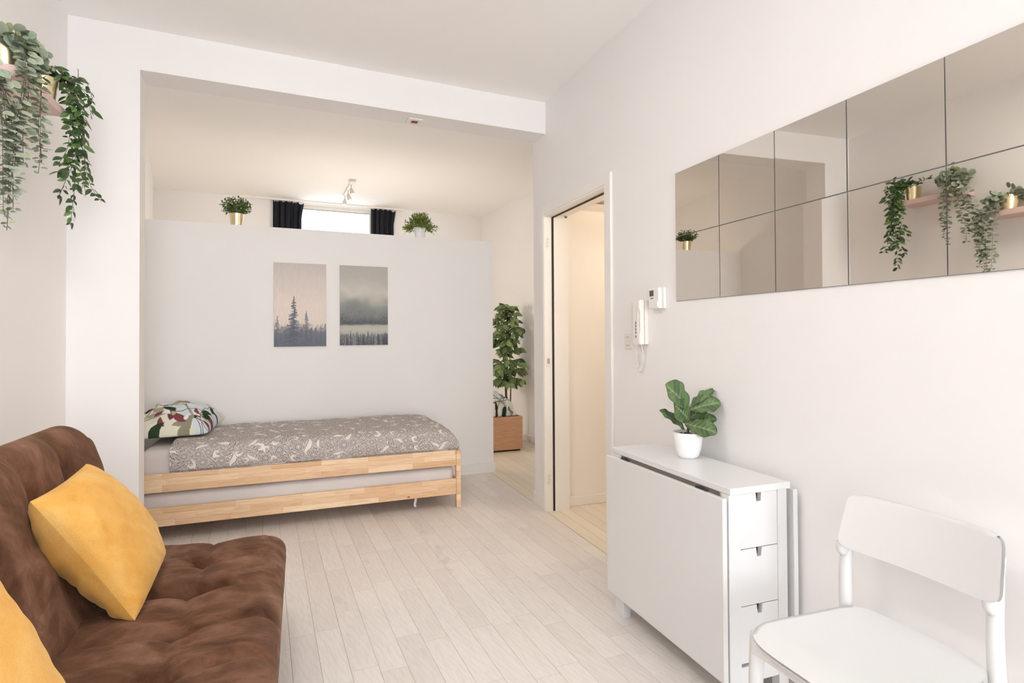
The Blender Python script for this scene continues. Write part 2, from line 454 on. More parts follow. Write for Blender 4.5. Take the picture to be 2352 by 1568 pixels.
# right wall with door opening
DY0, DY1, DZ = 2.883, 3.775, 2.135
bm = NB()
box(bm, XR, -4.9, 0, XR+.16, DY0, ZC); box(bm, XR, DY1, 0, XR+.16, 3.985, ZC); box(bm, XR, DY0, DZ, XR+.16, DY1, ZC)
struct('wall_right', bm, 'wall_paint', 'long white wall with the mirror tiles and doorway')
# column and beam
bm = NB()
prism(bm, [(-1.24, beamline(-1.24)), (-.811, 3.578), (-.832, 3.785), (-1.24, 3.756)], 0, ZC)
struct('wall_column', bm, 'wall_paint', 'white wall pier left of the bed alcove')
bm = NB()
prism(bm, [(-.811, 3.578), (XR, 3.751), (XR, 3.962), (-.832, 3.785)], 2.713, ZC)
struct('wall_beam', bm, 'wall_paint', 'white beam across the opening to the alcove')
# alcove / bedroom left wall
bm = NB()
prism(bm, [(-1.08, 3.70), (-1.115, 4.85), (-1.458, 6.97), (-1.62, 6.97), (-1.62, 3.70)], 0, ZC)
prism(bm, [(-1.56, 6.97), (-1.58, 7.45), (-1.75, 7.45), (-1.75, 6.97)], 0, ZC)
struct('wall_alcove', bm, 'wall_paint', 'white side wall of the alcove')
# partition
def part(x, off): return 5.04+(x-1.686)*ST/CT+off/CT
bm = NB()
prism(bm, [(-1.118, part(-1.118, 0)), (1.683, part(1.683, 0)), (1.676, part(1.683, .1)), (-1.125, part(-1.125, .1))], 0, 2.134)
struct('wall_partition', bm, 'wall_paint', 'white half height partition behind the bed')
bm = NB()
prism(bm, [(-1.115, part(-1.115, -.012)), (1.697, part(1.697, -.012)), (1.684, part(1.684, .11)), (1.684, part(1.684, 0)), (-1.115, part(-1.115, 0))], 0, .088)
struct('baseboard_partition', bm, 'trim_paint', 'white baseboard of the partition')
# bedroom back wall with window
BX0, BY0 = 2.36, 7.694
def back(x, off=0.0): return BY0+(x-BX0)*ST/CT+off/CT
bm = NB()
def bw(x0, x1, z0, z1): prism(bm, [(x0, back(x0)), (x1, back(x1)), (x1, back(x1, .12)), (x0, back(x0, .12))], z0, z1)
QX0, QX1, QZ0, QZ1 = -.12, 1.02, 2.28, 2.90
bw(-1.7, QX0, 0, ZC); bw(QX1, 2.6, 0, ZC); bw(QX0, QX1, 0, QZ0); bw(QX0, QX1, QZ1, ZC)
struct('wall_bedroom_back', bm, 'wall_paint', 'white back wall of the bedroom')
bm = NB()
def bf(x0, x1, z0, z1, o0=.03, o1=.09): prism(bm, [(x0, back(x0, o0)), (x1, back(x1, o0)), (x1, back(x1, o1)), (x0, back(x0, o1))], z0, z1)
bf(QX0, QX1, QZ1-.045, QZ1); bf(QX0, QX1, QZ0, QZ0+.05); bf(QX0, QX0+.05, QZ0+.05, QZ1-.045); bf(QX1-.17, QX1, QZ0+.05, QZ1-.045)
w1 = struct('window_1', bm, 'trim_paint', 'wide high window above the partition between dark curtains')
b = NB(); xa, xc = QX0+.04, QX1-.16
prism(b, [(xa, back(xa, .058)), (xc, back(xc, .058)), (xc, back(xc, .063)), (xa, back(xa, .063))], QZ0+.04, QZ1-.04); obj('pane', b, 'dimming_glass', w1)
b = NB(); prism(b, [(QX0+.05, back(QX0+.05, .022)), (QX1-.17, back(QX1-.17, .022)), (QX1-.17, back(QX1-.17, .03)), (QX0+.05, back(QX0+.05, .03))], QZ1-.05, QZ1-.0455); obj('gasket', b, 'dark_grey', w1)
# bedroom right wall + baseboard
def bwx(y): return 2.57-.106*(y-6.1)
bm = NB(); prism(bm, [(bwx(3.9), 3.9), (bwx(7.85), 7.85), (bwx(7.85)+.12, 7.85), (bwx(3.9)+.12, 3.9)], 0, ZC)
struct('wall_bedroom_right', bm, 'wall_paint', 'white right wall of the bedroom')
bm = NB(); prism(bm, [(bwx(4.0)-.014, 4.0), (bwx(7.6)-.014, 7.6), (bwx(7.6)+.005, 7.6), (bwx(4.0)+.005, 4.0)], .001, .075)
struct('baseboard_bedroom', bm, 'trim_paint', 'cream baseboard in the bedroom')
# hall between doorway and bedroom
bm = NB(); box(bm, XR+.16, 3.822, 0, 3.1, 3.985, ZC); struct('wall_hall_left', bm, 'trim_paint', 'cream hall wall seen through the doorway')
bm = NB(); box(bm, 3.02, 2.2, 0, 3.12, 3.82, ZC); box(bm, XR+.16, 2.15, 0, 3.1, 2.27, ZC); struct('wall_hall_right', bm, 'trim_paint', 'cream far walls of the hall')
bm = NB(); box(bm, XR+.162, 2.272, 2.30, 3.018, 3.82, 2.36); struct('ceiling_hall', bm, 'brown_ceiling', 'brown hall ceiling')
bm = NB(); box(bm, 1.90, 3.70, 2.198, 3.018, 3.82, 2.228, .003); struct('trim_1', bm, 'trim_paint', 'cream ledge along the top of the hall wall')
bm = NB(); box(bm, XR+.163, 3.80, .001, 3.015, 3.8215, .072, .003); struct('baseboard_hall', bm, 'trim_paint', 'cream baseboard of the hall')
bm = NB()
box(bm, XR-.014, 3.835, 0, XR, 3.987, .092, .003); box(bm, XR, 3.985, 0, XR+.14, 3.999, .092, .003)
box(bm, XR-.014, -4.79, 0, XR, 2.81, .085, .003)
struct('baseboard_right', bm, 'trim_paint', 'white baseboard of the mirror wall')
bm = NB(); box(bm, XL, -4.79, 0, XL+.014, 3.55, .085, .003); struct('baseboard_left', bm, 'trim_paint', 'white baseboard behind the sofa')

# door frame
door = bpy.data.objects.new('door_1', None); COL.objects.link(door); door.location = (XR, 3.33, 0); door['kind'] = 'structure'; door['label'] = 'white door frame without a leaf, lit hall behind it'
b = NB(); box(b, XR-.016, DY1-.004, 0, XR, DY1+.056, 2.19, .003); obj('casing', b, 'trim_paint', door)
b = NB(); box(b, XR-.016, DY0-.066, 0, XR, DY0+.004, 2.19, .004); obj('casing', b, 'trim_paint', door)
b = NB(); box(b, XR-.0155, DY0+.004, DZ-.006, XR, DY1-.004, 2.19, .003); obj('casing', b, 'trim_paint', door)
b = NB()
box(b, XR-.012, DY1-.012, 0, 1.708, DY1, DZ); box(b, XR-.012, DY0, 0, 1.708, DY0+.012, DZ); box(b, XR-.012, DY0+.012, DZ-.018, 1.708, DY1-.012, DZ-.004)
obj('jamb', b, 'trim_paint', door)
b = NB()
box(b, 1.708, DY1-.016, 0, 1.722, DY1, DZ-.01); box(b, 1.708, DY0, 0, 1.722, DY0+.012, DZ-.01); box(b, 1.708, DY0+.012, DZ-.024, 1.722, DY1-.016, DZ-.008)
obj('gasket', b, 'gasket_black', door)
b = NB()
box(b, 1.722, DY1-.022, 0, 1.835, DY1+.05, DZ-.02); box(b, 1.722, DY0-.01, 0, 1.835, DY0+.012, DZ-.02); box(b, 1.722, DY0+.012, DZ-.004, 1.835, DY1-.022, DZ+.02)
obj('jamb', b, 'trim_paint', door)
b = NB(); box(b, 1.835, DY1-.012, 0, 1.845, DY1+.055, DZ+.03); box(b, 1.835, DY0-.06, 0, 1.845, DY0+.0, DZ+.03); box(b, 1.835, DY0, DZ+.002, 1.845, DY1-.012, DZ+.05); obj('casing', b, 'trim_paint', door)
for z in (1.93, .228):
    h = NB(); box(h, 1.664, DY1-.0155, z-.038, 1.690, DY1-.012, z+.038, .0015); hg = obj('hinge_plate', h, 'cream_plastic', door)
    h = NB()
    for dz in (-.024, .0, .024):
        tube(h, [(1.676+dz*.12, DY1-.0172, z+dz), (1.676+dz*.12, DY1-.0150, z+dz)], .0035, 8)
    obj('screw', h, 'metal_grey', hg)
h = NB(); box(h, 1.664, DY1-.0145, 1.035, 1.690, DY1-.012, 1.105, .001); sp = obj('strike_plate', h, 'cream_plastic', door)
h = NB(); box(h, 1.667, DY1-.0155, 1.058, 1.687, DY1-.0142, 1.095); obj('strike_hole', h, 'metal_grey', sp)

# ------------------------------------------------------------------ bed: two stacked frames
BA = R(1.2); BM = Matrix.Translation((1.113, 4.092, 0)) @ Matrix.Rotation(BA, 4, 'Z')
BL, BD = 2.085, .775
def bed(z0, mat, label):
    t = thing('stackable_bed', label, 'bed', (.1, 4.45, z0), 'pine beds stacked in the alcove')
    z0_, zr0, zr1, zt = z0, z0+.098, z0+.213, z0+.208
    for y0, y1 in ((0, .024), (BD-.024, BD)):
        b = NB(); box(b, -BL+.034, y0, zr0, -.034, y1, zr1, .006, 2, BM); obj('side_rail', b, mat, t)
    for x0 in (-BL+.002, -.032):
        b = NB(); box(b, x0, .012, zr0+.005, x0+.028, BD-.012, zr1-.012, .004, 1, BM); obj('end_board', b, mat, t)
    for x0, x1 in ((-BL, -BL+.034), (-.034, 0)):
        for y0, y1 in ((-.002, .044), (BD-.044, BD+.002)):
            b = NB(); box(b, x0, y0, z0, x1, y1, zt, .003, 1, BM); obj('leg', b, mat, t)
    for k in range(14):
        x = -BL+.11+k*.14
        b = NB(); box(b, x, .024, zr0+.02, x+.07, BD-.024, zr0+.034, 0, 1, BM); obj('slat', b, mat, t)
    return t
bed(0, 'pine_lower', 'lower pine bed frame of the stack, standing on the floor')
bed(.2095, 'pine_upper', 'upper pine bed frame of the stack, carrying the made bed')
def rounded_slab(name, x0, x1, y0, y1, z0, z1, r, mat, M4, parent=None, wr=.004, seed=0, nx=80, ny=40):
    b = NB(); box(b, x0, y0, z0, x1, y1, z1, r, 5)
    bmesh.ops.subdivide_edges(b, edges=[e for e in b.edges if e.calc_length() > .2], cuts=18, use_grid_fill=True)
    for v in b.verts:
        x, y, z = v.co
        k = wr*float(lump(x*2.2, y*2.2, z*5, seed)) + wr*.5*float(lump(x*9, y*9, z*14, seed+2))
        n = Vector((0, -1 if y < (y0+y1)/2 else 1, 0)) if z0+r < z < z1-r else Vector((0, 0, 1 if z > (z0+z1)/2 else -1))
        v.co += n*k; v.co = M4 @ v.co
    return obj(name, b, mat, parent, smooth=True)
m1 = rounded_slab('mattress', -BL+.04, -.04, .03, BD-.03, .137, .300, .045, 'sheet_cloth', BM, wr=.003, seed=1)
tag(m1, 'thin mattress in a pale grey sheet on the lower bed frame', 'mattress')
b = NB()
pts = [BM @ Vector((-.335, .02+.003*math.sin(i*1.3), .118-.012*i)) for i in range(8)]
for i, p in enumerate(pts[:-1]):
    pass
P = np.array([[(p.x+dx+.004*math.sin(i*.9), p.y, p.z) for dx in (-.009, 0, .009)] for i, p in enumerate(pts)])
P2 = np.concatenate([P, P[:, ::-1]+np.array([0, .0015, 0])], 1)
gridmesh('strap', P2, 'sheet_cloth', m1, close_v=True)['label'] = 'white cloth tag hanging below the lower rail'
m2 = rounded_slab('mattress', -BL+.04, -.045, .03, BD-.025, .346, .560, .05, 'sheet_cloth', BM, wr=.004, seed=3)
tag(m2, 'thick mattress in a pale grey sheet on the upper bed frame', 'mattress')

# paisley duvet cover
def paisley(u, v):
    """u, v in metres; returns rgb linear"""
    rng = np.random.RandomState(3)
    base = np.full(u.shape, 0.0)
    val = .34*np.sin(u*620+2*np.sin(v*90))*np.sin(v*560+2*np.sin(u*80))
    val += .5*(np.sin(u*210+3*np.sin(v*33))*np.sin(v*190+3*np.sin(u*41)) > .45)-.55*(np.sin(u*170+3*np.sin(v*51))*np.sin(v*230+3*np.sin(u*37)) > .62)
    cell = .060
    nu = int(np.ceil(u.max()/cell))+1; nv = int(np.ceil(v.max()/cell))+1
    for i in range(-1, nu):
        for j in range(-1, nv):
            cu = (i+.5+.35*(rng.rand()-.5)+(j % 2)*.5)*cell; cv = (j+.5+.35*(rng.rand()-.5))*cell
            th = rng.rand()*6.28; kind = (0, 0, 1, 2, 2, 1, 3)[rng.randint(7)]; sc = .62+.45*rng.rand()
            du = u-cu; dv = v-cv; m = (du*du+dv*dv) < (.062*sc)**2
            if not m.any(): continue
            x = (du[m]*math.cos(th)+dv[m]*math.sin(th))/sc; y = (-du[m]*math.sin(th)+dv[m]*math.cos(th))/sc
            q = val[m]
            if kind == 0:     # rosette
                r = np.hypot(x, y); a = np.arctan2(y, x); rr = r/(.034*(1+.10*np.cos(8*a)))
                q = np.where(rr < 1, .55*np.cos(rr*17)-.12, q); q = np.where((rr > .98) & (rr < 1.12), .85, q); q = np.where((rr > 1.12) & (rr < 1.2), -.7, q)
                q = np.where(rr < .18, .9, q)
            elif kind in (1, 2):   # drop with a curled tip
                yy = y - 11*x*x*np.sign(x)*(1 if kind == 1 else -1)
                w = .024*np.sqrt(np.clip((x+.05)/.05, 0, 1))*np.clip((.05-x)/.075, 0, 1)
                d = np.abs(yy)/np.maximum(w, 1e-5)
                q = np.where(d < 1, (.95 if rng.rand() < .28 else .6*np.cos(d*9+x*240)), q)
                q = np.where((d > .88) & (d < 1.18) & (w > .002), -.75, q)
                q = np.where((d > 1.18) & (d < 1.45) & (w > .002), .75, q)
            else:             # curling cream scrolls and leaves
                r = np.hypot(x, y); a = np.arctan2(y, x)
                sp_ = np.sin(a+np.log(np.maximum(r, 1e-4)/.004)*2.1)
                q = np.where((r < .036) & (sp_ > .45), .95, q); q = np.where((r < .036) & (sp_ > .25) & (sp_ < .45), -.7, q)
            val[m] = q
    val = np.clip(val, -1, 1)[..., None]
    b0, cr, dk = srgb_arr((179, 172, 168)), srgb_arr((234, 227, 221)), srgb_arr((96, 90, 92))
    return np.where(val > 0, b0+(cr-b0)*val, b0+(dk-b0)*(-val))
def make_duvet():
    nu, nt = 640, 330
    xs = np.linspace(-1.872, -.012, nu)
    # cross-section from the wall side over the top to inside the front rail
    key = np.array([(.752, .50), (.757, .545), (.745, .590), (.70, .608), (.55, .612), (.30, .604), (.12, .594), (.055, .585), (.018, .565), (.004, .53), (.006, .48), (.022, .425), (.026, .40)])
    sl = np.concatenate([[0], np.cumsum(np.hypot(*np.diff(key, axis=0).T))]); tt = np.linspace(0, sl[-1], nt)
    cy = np.interp(tt, sl, key[:, 0]); cz = np.interp(tt, sl, key[:, 1])
    for _ in range(6):
        cy[1:-1] = (cy[:-2]+2*cy[1:-1]+cy[2:])/4; cz[1:-1] = (cz[:-2]+2*cz[1:-1]+cz[2:])/4
    X, Y = np.meshgrid(xs, cy, indexing='ij'); _, Z = np.meshgrid(xs, cz, indexing='ij')
    U, T = np.meshgrid(xs-xs[0], tt, indexing='ij')
    e = np.clip((X+.20)/.19, 0, 1); fall = np.sqrt(np.clip(1-e**2.2, 0, 1))
    Z = .40+(Z-.40)*(.30+.70*fall)
    # back right corner slips away earlier
    X = X - .05*e*np.clip((Y-.25)/.5, 0, 1)
    e2 = np.clip((-1.85-X)/.03, 0, 1); Z = Z-.012*e2**2
    wr = .0045*lump(X*3, Y*3, Z*6, 1)+.0022*lump(X*11, Y*9, Z*12, 2)
    front = (T > sl[7])
    Y = Y - np.where(front, wr*1.3, 0); Z = Z + np.where(front, 0, wr)
    hem = np.clip((T-sl[9])/(sl[-1]-sl[9]), 0, 1)
    Y = Y - .010*hem*(1-hem)*4*(.5+.5*np.sin(X*17+np.sin(X*5)*2))
    Y = np.where(Z < .432, np.maximum(Y, .030), Y)
    c = paisley(U, T)
    P = np.stack([X, Y, Z], -1)
    Mx = np.array(BM)
    P = P@Mx[:3, :3].T+Mx[:3, 3]
    o = gridmesh('duvet', P, 'printed_cotton', colors=c)
    tag(o, 'taupe duvet with a cream paisley print spread over the upper bed', 'duvet')
make_duvet()

# pillows built from four corners
def leafprint(nu, nv, w, h, bgc, seed, n=46, smin=.03, smax=.085):
    rng = np.random.RandomState(seed)
    U, V = np.meshgrid(np.linspace(0, w, nu), np.linspace(0, h, nv), indexing='ij')
    c = np.empty((nu, nv, 3)); c[:] = srgb_arr(bgc)
    blue = (np.sin(U*9+1)+np.sin(V*11+U*5)) < -.1
    c[blue] = srgb_arr((214, 222, 230))
    cols = [(132, 72, 80), (48, 62, 46), (150, 146, 126), (232, 230, 208), (176, 172, 152), (120, 66, 74), (54, 70, 50), (238, 236, 232)]
    for k in range(9):
        a = rng.rand()*6.28; b0 = rng.rand(); x0, y0 = rng.rand()*w, rng.rand()*h
        d = (U-x0)*math.cos(a)+(V-y0)*math.sin(a)+.03*np.sin(((U-x0)*-math.sin(a)+(V-y0)*math.cos(a))*11)
        c[np.abs(d) < .0035] = srgb_arr((134, 130, 112))
    for k in range(n):
        x0, y0 = rng.rand()*w, rng.rand()*h; th = rng.rand()*3.14; L = smin+(smax-smin)*rng.rand(); wd = L*(.28+.22*rng.rand())
        x = (U-x0)*math.cos(th)+(V-y0)*math.sin(th); y = -(U-x0)*math.sin(th)+(V-y0)*math.cos(th)
        y = y-2.0*x*x*(1 if k % 2 else -1)
        q = np.clip(1-(x/L)**2, 0, 1)
        m = (np.abs(y) < wd*q*(1-.35*x/L))
        c[m] = srgb_arr(cols[rng.randint(len(cols))])
    return c
def cushion(name, A, B, C, D, thick, mat, n=60, colors=None, puff=.55, dent=0.0, seed=0, sag=None, pinch=.0, asym=.5, flare=0.0):
    """A-B-C-D corners in order; grid of both faces joined round the seam"""
    A, B, C, D = (np.array(p, float) for p in (A, B, C, D))
    s = np.linspace(0, 1, n); s = .5-.5*np.cos(np.pi*s)*(.35)+(s-.5)*.65
    s = (s-s[0])/(s[-1]-s[0])
    U, V = np.meshgrid(s, s, indexing='ij')
    a, b = 2*U-1, 2*V-1
    # corners stay sharp, sides pull in
    pu = a*(1-pinch*(1-b*b)*1.0*np.abs(a)**2); pv = b*(1-pinch*(1-a*a)*1.0*np.abs(b)**2)
    uu, vv = (pu+1)/2, (pv+1)/2
    P = (A*((1-uu)*(1-vv))[..., None]+B*(uu*(1-vv))[..., None]+C*(uu*vv)[..., None]+D*((1-uu)*vv)[..., None])
    od = (B-A)/np.linalg.norm(B-A); P = P+od*(flare*uu**3*np.sin(np.pi*np.clip(vv*1.08, 0, 1))**.8)[..., None]
    nrm = np.cross((B-A)+(C-D), (D-A)+(C-B)); nrm /= np.linalg.norm(nrm)
    prof = (np.clip(1-a**2, 0, 1)**puff)*(np.clip(1-b**2, 0, 1)**puff)
    w = .007*lump(P[..., 0]*5, P[..., 1]*5, P[..., 2]*5, seed, 1.0)+.0045*lump(P[..., 0]*13, P[..., 1]*13, P[..., 2]*13, seed+1)
    edge = np.clip(np.minimum(1-np.abs(a), 1-np.abs(b))*8, 0, 1)
    hgt = thick*prof+w*edge
    if dent: hgt = hgt-dent*np.exp(-((a-.2)**2+(b+.1)**2)/.25)
    top = P+nrm*(hgt*2*asym)[..., None]; bot = P-nrm*(thick*prof*2*(1-asym)+w*edge*.5)[..., None]
    G = np.concatenate([top, bot[:, ::-1]], 1)
    cc = None
    if colors is not None: cc = np.concatenate([colors, colors[:, ::-1]], 1)
    if sag is not None: G = sag(G)
    me = gridmesh(name, G, mat, colors=cc)
    return me
# pillow on the bed
pc = leafprint(150, 110, .62, .45, (228, 226, 216), 11, 40, .04, .10)
def sagp(G):
    floor_ = .618
    z = G[..., 2]; G[..., 2] = np.where(z < floor_, floor_-.006*np.tanh((floor_-z)/.02), z); return G
n_ = 150
def pillow_bed():
    A = (-1.03, 4.20, .625); B = (-.575, 4.27, .630); C = (-.53, 4.79, .655); D = (-1.05, 4.78, .665)
    cs = leafprint(170, 170, .50, .55, (228, 228, 212), 12, 62, .025, .068)
    o = cushion('pillow', A, B, C, D, .115, 'printed_cotton', 170, cs, .42, 0, 4, sagp, .05, .72)
    tag(o, 'pillow with maroon and dark green leaf print at the head of the bed', 'pillow')
pillow_bed()

# ------------------------------------------------------------------ sofa bed
def gauss(d, w): return np.exp(-(d/w)**2)
def axis(a, b, n, e=.08):
    """denser near both ends"""
    s = np.linspace(0, 1, n); s = s+.0
    t = s-.10*np.sin(2*np.pi*s)/ (1)
    return a+(b-a)*t
def make_sofa():
    t = thing('sofa_bed', 'brown suede sofa bed with tufted seat along the left wall', 'sofa', (-.55, 1.2, 0))
    # seat: heightfield with rounded rim, buttons joined by creases
    x0, x1, y0, y1 = -.74, -.055, -.42, 2.70
    by = [2.435, 2.15, 1.89, 1.645, 1.39, 1.13, .87, .61, .35, .09, -.17]; bx = -.335
    nx, ny = 130, 420
    X, Y = np.meshgrid(axis(x0, x1, nx), axis(y0, y1, ny), indexing='ij')
    def top(X, Y):
        dx = np.minimum(X-x0, x1-X); dy = np.minimum(Y-y0, y1-Y)
        r = .09
        # rounded plan corners and edges
        ex = np.clip(1-(x1-X)/r, 0, 1); ey = np.clip(1-(y1-Y)/r, 0, 1); ey2 = np.clip(1-(Y-y0)/r, 0, 1); ex2 = np.clip(1-(X-x0)/r, 0, 1)
        q = np.clip(1-(np.maximum(ex, ex2)**2.0+np.maximum(ey, ey2)**2.0), 0, 1)**.5
        z = .075*q
        puff = .0
        for yb in by:
            ln = np.abs(Y-yb-.02*np.sin(8*(X-bx)))
            reach = np.clip(1-np.abs(X-bx)/.36, 0, 1)
            z = z-.016*gauss(ln, .035)*(.25+.75*reach)-.010*gauss(ln, .010)*reach
            z = z-.034*gauss(np.hypot(X-bx, (Y-yb)), .042)-.014*gauss(np.hypot(X-bx, Y-yb), .014)
        z = z-.010*gauss(X-bx, .05)-.007*gauss(X-bx-.006*np.sin(Y*20), .009)
        z = z+.007*lump(X*1.4, Y*1.4, 0, 2)+.0030*lump(X*6, Y*5, 0, 5)
        z = np.where(q <= 0, 0, z)
        return z
    Zt = .358+top(X, Y)
    # plan rounding of the far front corner
    def plan(X, Y):
        rc = .10; cx, cy = x1-rc, y1-rc
        m = (X > cx) & (Y > cy)
        a, b = (X-cx)/rc, (Y-cy)/rc
        s = np.maximum(np.maximum(a, b), 1e-6); h = np.maximum(np.hypot(a, b), 1e-6)
        k = s/h
        return np.where(m, cx+a*k*rc, X), np.where(m, cy+b*k*rc, Y)
    Xp, Yp = plan(X, Y)
    topP = np.stack([Xp, Yp, Zt], -1)
    q = (Zt-.358).clip(0, .075)/.075
    botP = np.stack([Xp, Yp, .345-.085*np.clip(q, 0, 1)**.8], -1)
    G = np.concatenate([topP, botP[:, ::-1]], 1)
    seat = gridmesh('seat_cushion', G, 'brown_suede', t)
    for yb in by[:8]:
        b = NB(); zc = .358+float(top(np.array([[bx]]), np.array([[yb]]))[0, 0])
        lathe(b, [(0, .0035), (.006, .003), (.0095, 0), (.008, -.004)], (bx, yb, zc+.001), 14); obj('button', b, 'brown_suede', seat, smooth=True)
    # back: leaning slab with the same tufting
    o0 = np.array([-.64, 0, .335]); d = np.array([-.22, 0, .60]); H = np.linalg.norm(d); d /= H; nrm = np.array([d[2], 0, -d[0]])
    ns, ny = 130, 420
    S, Y = np.meshgrid(axis(0, H, ns), axis(-.42, 2.69, ny), indexing='ij')
    r = .11
    es = np.maximum(np.clip(1-(H-S)/r, 0, 1), np.clip(1-S/r, 0, 1)); ey = np.maximum(np.clip(1-(2.69-Y)/r, 0, 1), np.clip(1-(Y+.42)/r, 0, 1))
    q = np.clip(1-es**2.-ey**2., 0, 1)**.5
    T = .085*q
    bs = .37
    for yb in [2.33, 2.03, 1.73, 1.43, 1.13, .83, .53, .23, -.07]:
        ln = np.abs(Y-yb-.015*np.sin(7*(S-bs)))
        reach = np.clip(1-np.abs(S-bs)/.36, 0, 1)
        T = T-.020*gauss(ln, .04)*(.2+.8*reach)-.008*gauss(ln, .010)*reach-.036*gauss(np.hypot(S-bs, Y-yb), .045)-.012*gauss(np.hypot(S-bs, Y-yb), .014)
    T = T-.008*gauss(S-bs, .05)+.008*lump(S*1.6, Y*1.5, 0, 7)+.003*lump(S*6, Y*5, 0, 9)
    T = np.where(q <= 0, 0, T)
    # the far top corner is rounded in outline
    rc = .13; cs, cyy = H-rc, 2.69-rc
    m = (S > cs) & (Y > cyy); a, b_ = (S-cs)/rc, (Y-cyy)/rc; k = np.maximum(np.maximum(a, b_), 1e-6)/np.maximum(np.hypot(a, b_), 1e-6)
    S2 = np.where(m, cs+a*k*rc, S); Y2 = np.where(m, cyy+b_*k*rc, Y)
    # keep the slab's near face about flush with the seat's rear edge
    base = o0+S2[..., None]*d; base[..., 1] = Y2
    front = base+nrm*T[..., None]; rear = base-nrm*(.075*q)[..., None]
    gridmesh('back_cushion', np.concatenate([front, rear[:, ::-1]], 1), 'brown_suede', t)
    b = NB(); box(b, -.70, -.36, .20, -.12, 2.58, .262, .004); obj('base_frame', b, 'dark_grey', t)
    for x in (-.66, -.16):
        for y in (-.3, 1.1, 2.5):
            b = NB(); tube(b, [(x, y, 0), (x, y, .202)], [.018, .024], 12); obj('leg', b, 'dark_grey', t, smooth=False)
    return t
make_sofa()
def yellow():
    c1 = cushion('cushion', (-.688, 1.916, .82), (-.690, 2.357, .83), (-.468, 2.435, .462), (-.452, 1.955, .438), .105, 'yellow_velvet', 70, None, .42, 0, 3, None, .04, .60, .045)
    tag(c1, 'mustard yellow velvet cushion propped on its edge at the far end of the sofa', 'cushion', 'yellow cushions on the sofa')
    c2 = cushion('cushion', (-.59, .80, .93), (-.555, 1.25, .925), (-.365, 1.285, .455), (-.385, .80, .455), .095, 'yellow_velvet', 70, None, .40, 0, 8, None, .05, .5)
    tag(c2, 'yellow velvet cushion cut off by the lower left corner of the view', 'cushion', 'yellow cushions on the sofa')
yellow()

# ------------------------------------------------------------------ canvases on the partition
def vnoise(nu, nv, fu, fv, seed):
    rng = np.random.RandomState(seed); g = rng.rand(fu+2, fv+2)
    x = np.linspace(0, fu, nu); y = np.linspace(0, fv, nv)
    xi, yi = x.astype(int), y.astype(int); xf, yf = x-xi, y-yi
    xf = xf*xf*(3-2*xf); yf = yf*yf*(3-2*yf)
    a = g[np.ix_(xi, yi)]*(1-xf)[:, None]+g[np.ix_(xi+1, yi)]*xf[:, None]
    b = g[np.ix_(xi, yi+1)]*(1-xf)[:, None]+g[np.ix_(xi+1, yi+1)]*xf[:, None]
    return a*(1-yf)+b*yf
def grad(v, stops):
    p = [s[0] for s in stops]; c = np.array([srgb_arr(s[1]) for s in stops])
    return np.stack([np.interp(v, p, c[:, k]) for k in range(3)], -1)
def conifer(c, U, V, x0, ytop, ybase, wid, colr, seed, alpha=.9, gaps=.35):
    rng = np.random.RandomState(seed)
    tr = (np.abs(U-x0) < .006+.003*(V-ytop)) & (V > ytop) & (V < ybase)
    m = tr.copy()
    n = int((ybase-ytop)/.012)
    for k in range(n):
        y = ytop+(ybase-ytop)*(k+.4)/n; f = (k+1)/n
        for sgn in (-1, 1):
            if rng.rand() < gaps*.5: continue
            L = wid*(f**.75)*(.45+.75*rng.rand()); dr = .10+.35*rng.rand()
            dx = (U-x0)*sgn; yy = y+dx*dr*.6
            m |= (dx > 0) & (dx < L) & (np.abs(V-yy) < .0062*(1-dx/L*.6)+.002*rng.rand())
    c[m] = c[m]*(1-alpha)+srgb_arr(colr)*alpha
def canvas1():
    nu, nv = 170, 280
    U, V = np.meshgrid(np.linspace(0, 1, nu), np.linspace(0, 1, nv), indexing='ij')
    c = grad(V, [(0, (207, 199, 194)), (.2, (219, 209, 203)), (.5, (233, 221, 211)), (.75, (232, 220, 212)), (1, (200, 192, 190))])
    N = vnoise(nu, nv, 46, 18, 1); N2 = vnoise(nu, nv, 16, 8, 2)
    for k, (lev, col_, al) in enumerate((((.80), (176, 172, 174), .5), (.83, (140, 142, 150), .75), (.88, (118, 124, 136), .8))):
        h = vnoise(nu, 3, 44-8*k, 1, 5+k)[:, :1]; h2 = vnoise(nu, 3, 7, 1, 15+k)[:, :1]
        m = V > lev-.07*h-.06*h2
        c[m] = c[m]*(1-al)+srgb_arr(col_)*al
    conifer(c, U, V, .06, .635, 1, .105, (128, 130, 138), 4, .8)
    conifer(c, U, V, .375, .40, 1.02, .19, (104, 110, 122), 5, .92, .25)
    conifer(c, U, V, .61, .575, 1.02, .125, (120, 124, 134), 6, .85)
    for k in range(12): conifer(c, U, V, .03+k*.085+.02*math.sin(k*7), .79+.05*math.sin(k*3.1), 1.05, .07, (108, 115, 128), 30+k, .55)
    low = np.clip((V-.78)/.22, 0, 1)[..., None]*.55
    c = c*(1-low)+srgb_arr((108, 117, 130))*low
    c *= (.97+.06*N)[..., None]
    return c
